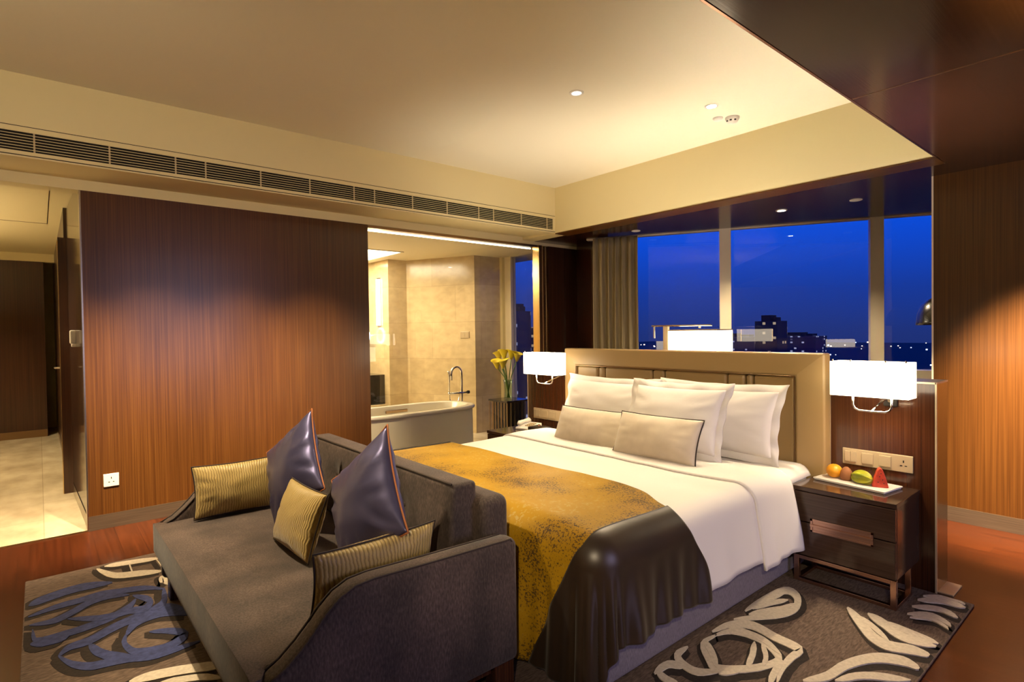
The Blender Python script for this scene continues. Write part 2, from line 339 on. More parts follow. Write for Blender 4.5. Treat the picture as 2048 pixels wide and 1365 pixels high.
# bulkhead over the bed and the tray ceiling
struct(box('wall_far_bulkhead', (XW, 4.745, 2.662), (-1.085, 4.95, 3.2), 'cream_paint'))
struct(box('trim_6', (-4.811, 4.742, 2.652), (-1.085, 4.965, 2.664), 'veneer_upright'))
struct(box('ceiling', (XW - .2, -3.6, 3.2), (-1.085, 4.95, 3.3), 'ceiling_paint'))
struct(box('ceiling_wood', (-1.085, -3.6, 2.658), (3.0, 5.45, 3.3), 'veneer_ceiling'))
struct(box('trim_7', (-1.094, -3.6, 2.655), (-1.084, 4.745, 2.672), 'rose_metal'))
struct(box('trim_8', (-1.08, 3.190, 2.6565), (3.0, 3.198, 2.66), 'bronze'))
struct(MB().prism([(XW, 4.95), (-1.085, 4.95), (-1.085, 5.45), (3.0, 5.45), (3.0, fac(3) + .1), (-4.9, fac(-4.9) + .1), (XW, 5.9)], 'z', 2.658, 2.75).build('ceiling_window', 'veneer_ceiling'))
# right wall
struct(box('wall_right', (-1.238, 5.328, .112), (3.0, 5.45, 2.658), 'veneer_upright'))
struct(box('baseboard_right', (-1.238, 5.322, 0), (3.0, 5.45, .112), 'brushed'))
struct(box('trim_9', (-1.25, 5.326, 0), (-1.238, 5.45, 2.658), 'alu'))
# the side of the room behind the photographer
struct(box('wall_near', (XW - .16, -3.7, 0), (3.0, -3.6, 3.2), 'cream_paint'))
struct(box('wall_behind', (3.0, -3.7, 0), (3.1, 9.6, .7), 'cream_paint'))
struct(box('wall_behind_upper', (3.0, -3.7, 2.45), (3.1, 9.6, 3.2), 'cream_paint'))
struct(MB().box((3.0, -3.7, .7), (3.1, 1.3, 2.45)).build('wall_behind_left', 'cream_paint')); struct(box('wall_behind_right', (3.0, 3.4, .7), (3.1, 9.6, 2.45), 'cream_paint'))
# window wall: low wall, sill, frame, panes
def fbox(name, xa, xb, d0, d1, z0, z1, mat, **k):
    """box along the window line between plan x = xa and xb; d0..d1 is depth towards the room"""
    nx, ny = DY, -DX; a = Vector((xa, fac(xa), 0)); b = Vector((xb, fac(xb), 0)); n = Vector((nx, ny, 0))
    p = [a + n * d0, b + n * d0, b + n * d1, a + n * d1]
    return MB().prism([(q.x, q.y) for q in p], 'z', z0, z1).build(name, mat, **k)
struct(fbox('wall_window', -4.9, 3.0, -.15, .10, 0, .95, 'alu'))
w = struct(fbox('window_1', -4.9, 3.0, -.06, .12, .95, 1.04, 'alu'))
w.name = 'window_1'
def fchild(name, *a): 
    o = fbox(name, *a); o.parent = w; return o
for xc in (-3.43, -2.095, -.75, .6): fchild('mullion', xc - .055, xc + .055, -.05, .06, 1.04, 2.66, 'alu')
fchild('head_rail', -4.9, 3.0, -.05, .03, 2.645, 2.66, 'alu')
for xa, xb, tw in ((-4.88, -3.485, -6.3), (-3.375, -2.15, -6.3), (-2.04, -.80, -6.3), (-.7, .55, 0), (.65, 2.9, 0)):
    o = fbox('window_pane', xa, xb, -.006, .006, 1.04, 2.655, 'window_glass'); o.parent = w
    c = Vector(((xa + xb) / 2, fac((xa + xb) / 2), 0))
    o.data.transform(Matrix.Translation(c) @ Matrix.Rotation(radians(tw), 4, 'Z') @ Matrix.Translation(-c))
# corridor
YC = .205
struct(MB().prism([(XW - .12, .262), (-6.86, .225), (-6.86, .40), (XW - .12, .40)], 'z', .10, 2.72).build('wall_corridor', 'veneer_gloss'))
struct(MB().prism([(XW - .12, .258), (-6.86, .221), (-6.86, .40), (XW - .12, .40)], 'z', 0, .10).build('baseboard_corridor', 'steel'))
struct(box('wall_corridor_far', (-12.2, YC, .0), (-7.0, .40, 2.80), 'veneer_dark'))
struct(box('baseboard_corridor_far', (-12.2, YC - .005, 0), (-8.3, .40, .11), 'bronze'))
d = struct(box('door_1', (-7.75, YC - .035, .012), (-7.0, YC + .01, 2.40), 'veneer_gloss'))
dh = MB(); dh.box((-7.10, YC - .052, 1.10), (-7.06, YC - .035, 1.30)); dh.tube([(-7.08, YC - .045, 1.2), (-7.08, YC - .09, 1.2), (-7.2, YC - .09, 1.2)], .009)
dh.build('lock_plate', 'steel', d)
struct(box('trim_10', (-7.0, YC - .05, 0), (-6.86, .40, 2.45), 'veneer_dark'))
struct(box('trim_11', (-6.885, YC - .056, 0), (-6.865, .3, 2.42), 'brass'))
struct(box('wall_corridor_end', (-11.2, -1.75, .11), (-11.07, .075, 2.64), 'veneer_dark'))
struct(box('baseboard_corridor_end', (-11.2, -1.75, 0), (-11.062, .075, .11), 'bronze'))
struct(box('wall_corridor_back', (-12.2, -1.75, 0), (-12.1, .3, 2.8), 'cream_paint'))
struct(box('wall_corridor_side', (-12.2, -1.85, 0), (XW - .16, -1.75, 2.8), 'cream_paint'))
struct(box('ceiling_corridor', (-12.2, -1.85, 2.76), (XW - .12, .42, 2.85), 'cream_paint'))
struct(box('ceiling_corridor_end', (-11.2, -1.75, 2.64), (-11.05, .205, 2.76), 'cream_paint'))
hx = MB()
for lo, hi in (((-8.09, -1.0, 2.757), (-6.16, -.994, 2.7599)), ((-8.09, .094, 2.757), (-6.16, .10, 2.7599)), ((-8.09, -1, 2.757), (-8.078, .1, 2.7599)), ((-6.166, -1, 2.757), (-6.16, .1, 2.7599))): hx.box(lo, hi)
tag(hx.build('access_panel', 'bronze'), 'flush rectangular access panel outline in cream corridor ceiling at far left', 'ceiling panel')
# bathroom shell
ZB = 2.62
struct(box('ceiling_bathroom', (-9.6, .40, ZB), (XW - .16, 6.0, ZB + .1), 'ceiling_paint'))
struct(box('wall_bathroom_vanity', (-9.6, 4.09, 0), (-7.775, 4.4, ZB), 'stone_wall'))
struct(MB().prism([(-7.776, 4.2), (-7.775, 4.405), (-6.67, 4.905), (-6.67, 5.46), (-6.9, 5.6), (-8.2, 5.6), (-8.2, 4.2)], 'z', 0, ZB).build('wall_bathroom_back', 'stone_wall'))
struct(box('wall_bathroom_left', (-9.7, .4, 0), (-9.6, 6.0, ZB), 'stone_wall'))
struct(box('wall_bathroom_near', (-9.6, .40, 0), (XW - .12, .50, ZB), 'cream_paint'))
w2 = struct(box('window_2', (-6.69, 5.40, 0), (-5.40, 5.56, .06), 'alu'))
b2 = MB(); b2.box((-6.67, 5.38, .06), (-6.61, 5.50, ZB)); b2.build('frame_post', 'cream_paint', w2)
b2 = MB(); b2.box((-6.61, 5.43, .06), (-6.47, 5.53, ZB)); b2.build('mullion', 'alu', w2)
box('window_pane', (-6.47, 5.478, .06), (-5.38, 5.49, ZB), 'window_glass', w2)
wg = struct(box('window_3', (XW - .08, 2.60, 0), (XW - .05, 4.98, .012), 'steel'))
box('window_pane', (XW - .072, 2.60, .012), (XW - .060, 4.98, 2.592), 'screen_glass', wg)

# ------------------------------------------------------------------ rug
RUG_BLUE=[[(-4.096,-0.075,-4.115,-0.075),(-4.083,-0.056,-4.152,-0.064),(-4.082,-0.036,-4.178,-0.046),(-4.087,-0.015,-4.198,-0.025),(-4.098,0.01,-4.21,0.0),(-4.109,0.04,-4.224,0.032),(-4.122,0.075,-4.238,0.068),(-4.131,0.113,-4.249,0.108),(-4.135,0.15,-4.254,0.148),(-4.13,0.188,-4.25,0.188),(-4.127,0.227,-4.231,0.229),(-4.126,0.267,-4.202,0.269),(-4.14,0.308,-4.162,0.309)],[(-3.931,-0.074,-3.945,-0.075),(-3.931,-0.044,-3.968,-0.048),(-3.937,-0.014,-3.987,-0.019),(-3.943,0.016,-4.003,0.011),(-3.946,0.044,-4.016,0.039),(-3.946,0.07,-4.025,0.066),(-3.946,0.094,-4.028,0.09),(-3.946,0.117,-4.028,0.114),(-3.948,0.142,-4.03,0.139),(-3.952,0.167,-4.035,0.164),(-3.958,0.193,-4.041,0.19),(-3.962,0.218,-4.047,0.217),(-3.963,0.243,-4.048,0.244),(-3.958,0.269,-4.043,0.271),(-3.949,0.294,-4.033,0.297),(-3.938,0.319,-4.022,0.324),(-3.927,0.345,-4.011,0.35),(-3.917,0.372,-4.002,0.377),(-3.908,0.398,-3.992,0.404),(-3.898,0.424,-3.979,0.431),(-3.887,0.449,-3.959,0.457),(-3.872,0.471,-3.934,0.479),(-3.854,0.492,-3.904,0.5),(-3.835,0.512,-3.873,0.519),(-3.822,0.534,-3.836,0.537)],[(-3.812,-0.069,-3.826,-0.07),(-3.791,-0.044,-3.83,-0.046),(-3.774,-0.018,-3.827,-0.02),(-3.761,0.007,-3.826,0.004),(-3.755,0.032,-3.829,0.026),(-3.76,0.054,-3.838,0.047),(-3.774,0.075,-3.852,0.066),(-3.79,0.095,-3.869,0.086),(-3.806,0.114,-3.886,0.106),(-3.825,0.134,-3.905,0.125),(-3.845,0.153,-3.926,0.144),(-3.864,0.172,-3.947,0.164),(-3.878,0.19,-3.963,0.184),(-3.888,0.208,-3.975,0.204),(-3.895,0.226,-3.982,0.223),(-3.898,0.244,-3.986,0.244),(-3.898,0.264,-3.982,0.266),(-3.896,0.287,-3.968,0.29),(-3.888,0.312,-3.948,0.316),(-3.879,0.339,-3.924,0.342),(-3.878,0.366,-3.894,0.367)],[(-3.757,-0.058,-3.755,-0.054),(-3.716,-0.059,-3.709,-0.048),(-3.671,-0.06,-3.666,-0.045),(-3.617,-0.056,-3.642,-0.042),(-3.57,-0.039,-3.633,-0.037),(-3.551,-0.014,-3.626,-0.018),(-3.546,0.018,-3.624,0.012),(-3.547,0.051,-3.626,0.046),(-3.548,0.08,-3.628,0.076),(-3.549,0.105,-3.629,0.1),(-3.551,0.127,-3.631,0.123),(-3.555,0.149,-3.636,0.144),(-3.56,0.171,-3.641,0.167),(-3.566,0.195,-3.648,0.191),(-3.573,0.22,-3.656,0.216),(-3.582,0.245,-3.665,0.241),(-3.594,0.269,-3.677,0.264),(-3.609,0.292,-3.693,0.286),(-3.627,0.314,-3.711,0.307),(-3.648,0.334,-3.729,0.327),(-3.673,0.352,-3.745,0.344),(-3.7,0.366,-3.759,0.356),(-3.727,0.376,-3.773,0.366),(-3.755,0.383,-3.789,0.375),(-3.787,0.39,-3.801,0.387)],[(-3.35,0.04,-3.363,0.037),(-3.356,0.052,-3.389,0.044),(-3.368,0.062,-3.412,0.053),(-3.378,0.073,-3.434,0.063),(-3.385,0.085,-3.451,0.078),(-3.385,0.101,-3.461,0.096),(-3.381,0.119,-3.464,0.115),(-3.38,0.14,-3.465,0.136),(-3.385,0.163,-3.47,0.156),(-3.398,0.186,-3.483,0.178),(-3.416,0.21,-3.502,0.201),(-3.435,0.234,-3.522,0.226),(-3.451,0.258,-3.54,0.252),(-3.463,0.282,-3.555,0.277),(-3.474,0.307,-3.567,0.303),(-3.484,0.331,-3.578,0.328),(-3.494,0.357,-3.589,0.354),(-3.504,0.383,-3.6,0.381),(-3.515,0.41,-3.612,0.409),(-3.523,0.436,-3.621,0.437),(-3.526,0.459,-3.625,0.463),(-3.524,0.48,-3.623,0.488),(-3.518,0.5,-3.615,0.51),(-3.512,0.517,-3.599,0.53),(-3.501,0.533,-3.575,0.548),(-3.485,0.545,-3.542,0.562),(-3.461,0.556,-3.504,0.573),(-3.433,0.567,-3.465,0.58),(-3.411,0.581,-3.424,0.586)],[(-3.352,0.037,-3.362,0.04),(-3.312,0.045,-3.338,0.053),(-3.275,0.055,-3.309,0.065),(-3.239,0.066,-3.284,0.077),(-3.206,0.079,-3.263,0.088),(-3.178,0.093,-3.245,0.102),(-3.154,0.11,-3.227,0.116),(-3.135,0.126,-3.21,0.132),(-3.121,0.143,-3.196,0.146),(-3.111,0.159,-3.189,0.159),(-3.107,0.174,-3.185,0.173),(-3.104,0.189,-3.183,0.188),(-3.1,0.205,-3.179,0.205),(-3.095,0.223,-3.174,0.224),(-3.09,0.243,-3.168,0.244),(-3.083,0.264,-3.162,0.266),(-3.075,0.285,-3.153,0.289),(-3.062,0.307,-3.139,0.313),(-3.046,0.33,-3.123,0.337),(-3.032,0.357,-3.107,0.362),(-3.025,0.389,-3.093,0.392),(-3.025,0.427,-3.085,0.429),(-3.03,0.472,-3.081,0.473),(-3.039,0.519,-3.078,0.521),(-3.053,0.567,-3.067,0.568)],[(-3.388,0.151,-3.398,0.156),(-3.348,0.151,-3.38,0.169),(-3.312,0.154,-3.357,0.178),(-3.276,0.16,-3.337,0.186),(-3.244,0.17,-3.316,0.192),(-3.216,0.182,-3.295,0.201),(-3.191,0.194,-3.274,0.211),(-3.167,0.208,-3.253,0.222),(-3.144,0.224,-3.233,0.236),(-3.122,0.242,-3.213,0.253),(-3.107,0.263,-3.187,0.271),(-3.098,0.285,-3.156,0.291),(-3.099,0.307,-3.115,0.309)],[(-3.375,0.297,-3.367,0.302),(-3.357,0.29,-3.337,0.301),(-3.337,0.283,-3.312,0.297),(-3.308,0.276,-3.293,0.296),(-3.272,0.275,-3.28,0.297),(-3.235,0.277,-3.26,0.3),(-3.196,0.283,-3.236,0.306),(-3.158,0.293,-3.215,0.312),(-3.128,0.308,-3.197,0.32),(-3.108,0.328,-3.182,0.335),(-3.094,0.35,-3.169,0.356),(-3.083,0.374,-3.159,0.379),(-3.076,0.395,-3.152,0.4),(-3.071,0.415,-3.147,0.418),(-3.069,0.433,-3.146,0.435),(-3.071,0.451,-3.148,0.451),(-3.078,0.469,-3.154,0.466),(-3.09,0.488,-3.165,0.483),(-3.108,0.509,-3.181,0.501),(-3.132,0.527,-3.196,0.513),(-3.188,0.542,-3.18,0.512),(-3.239,0.532,-3.172,0.51),(-3.266,0.514,-3.192,0.498),(-3.287,0.493,-3.216,0.48),(-3.304,0.473,-3.239,0.462),(-3.316,0.454,-3.258,0.446),(-3.324,0.434,-3.275,0.428),(-3.33,0.414,-3.292,0.41),(-3.331,0.394,-3.316,0.392)],[(-3.352,0.3,-3.364,0.297),(-3.369,0.315,-3.406,0.304),(-3.392,0.328,-3.445,0.314),(-3.412,0.341,-3.484,0.326),(-3.428,0.353,-3.516,0.343),(-3.441,0.368,-3.535,0.363),(-3.451,0.387,-3.547,0.385),(-3.457,0.406,-3.555,0.407),(-3.46,0.426,-3.559,0.428),(-3.461,0.443,-3.56,0.448),(-3.459,0.46,-3.558,0.467),(-3.453,0.477,-3.551,0.487),(-3.443,0.494,-3.539,0.508),(-3.43,0.513,-3.516,0.528),(-3.414,0.533,-3.483,0.548),(-3.397,0.555,-3.447,0.566),(-3.389,0.578,-3.405,0.582)],[(-3.853,0.531,-3.849,0.536),(-3.799,0.516,-3.787,0.535),(-3.744,0.506,-3.725,0.531),(-3.699,0.5,-3.665,0.522),(-3.671,0.492,-3.613,0.507),(-3.655,0.482,-3.581,0.488),(-3.643,0.467,-3.567,0.468),(-3.625,0.449,-3.567,0.45),(-3.592,0.431,-3.578,0.432)],[(-3.849,0.378,-3.864,0.381),(-3.796,0.393,-3.85,0.403),(-3.753,0.411,-3.826,0.425),(-3.718,0.425,-3.796,0.445),(-3.701,0.431,-3.753,0.458),(-3.705,0.431,-3.691,0.459),(-3.7,0.43,-3.642,0.449),(-3.686,0.423,-3.611,0.435),(-3.673,0.414,-3.59,0.419),(-3.666,0.4,-3.58,0.401),(-3.658,0.381,-3.583,0.38),(-3.647,0.36,-3.593,0.359),(-3.626,0.339,-3.611,0.339)],[(-3.76,0.083,-3.773,0.084),(-3.714,0.117,-3.762,0.119),(-3.676,0.152,-3.741,0.154),(-3.644,0.186,-3.719,0.189),(-3.623,0.219,-3.699,0.221),(-3.613,0.252,-3.689,0.253),(-3.61,0.284,-3.687,0.285),(-3.61,0.314,-3.687,0.315),(-3.609,0.341,-3.687,0.343),(-3.608,0.363,-3.686,0.365),(-3.612,0.382,-3.681,0.384),(-3.621,0.4,-3.672,0.401),(-3.639,0.418,-3.653,0.419)],[(-3.561,-0.062,-3.58,-0.064),(-3.527,-0.041,-3.608,-0.047),(-3.51,-0.022,-3.617,-0.029),(-3.507,-0.003,-3.614,-0.01),(-3.504,0.016,-3.611,0.009),(-3.503,0.035,-3.611,0.027),(-3.504,0.053,-3.612,0.046),(-3.518,0.07,-3.6,0.065),(-3.55,0.087,-3.57,0.086)]]
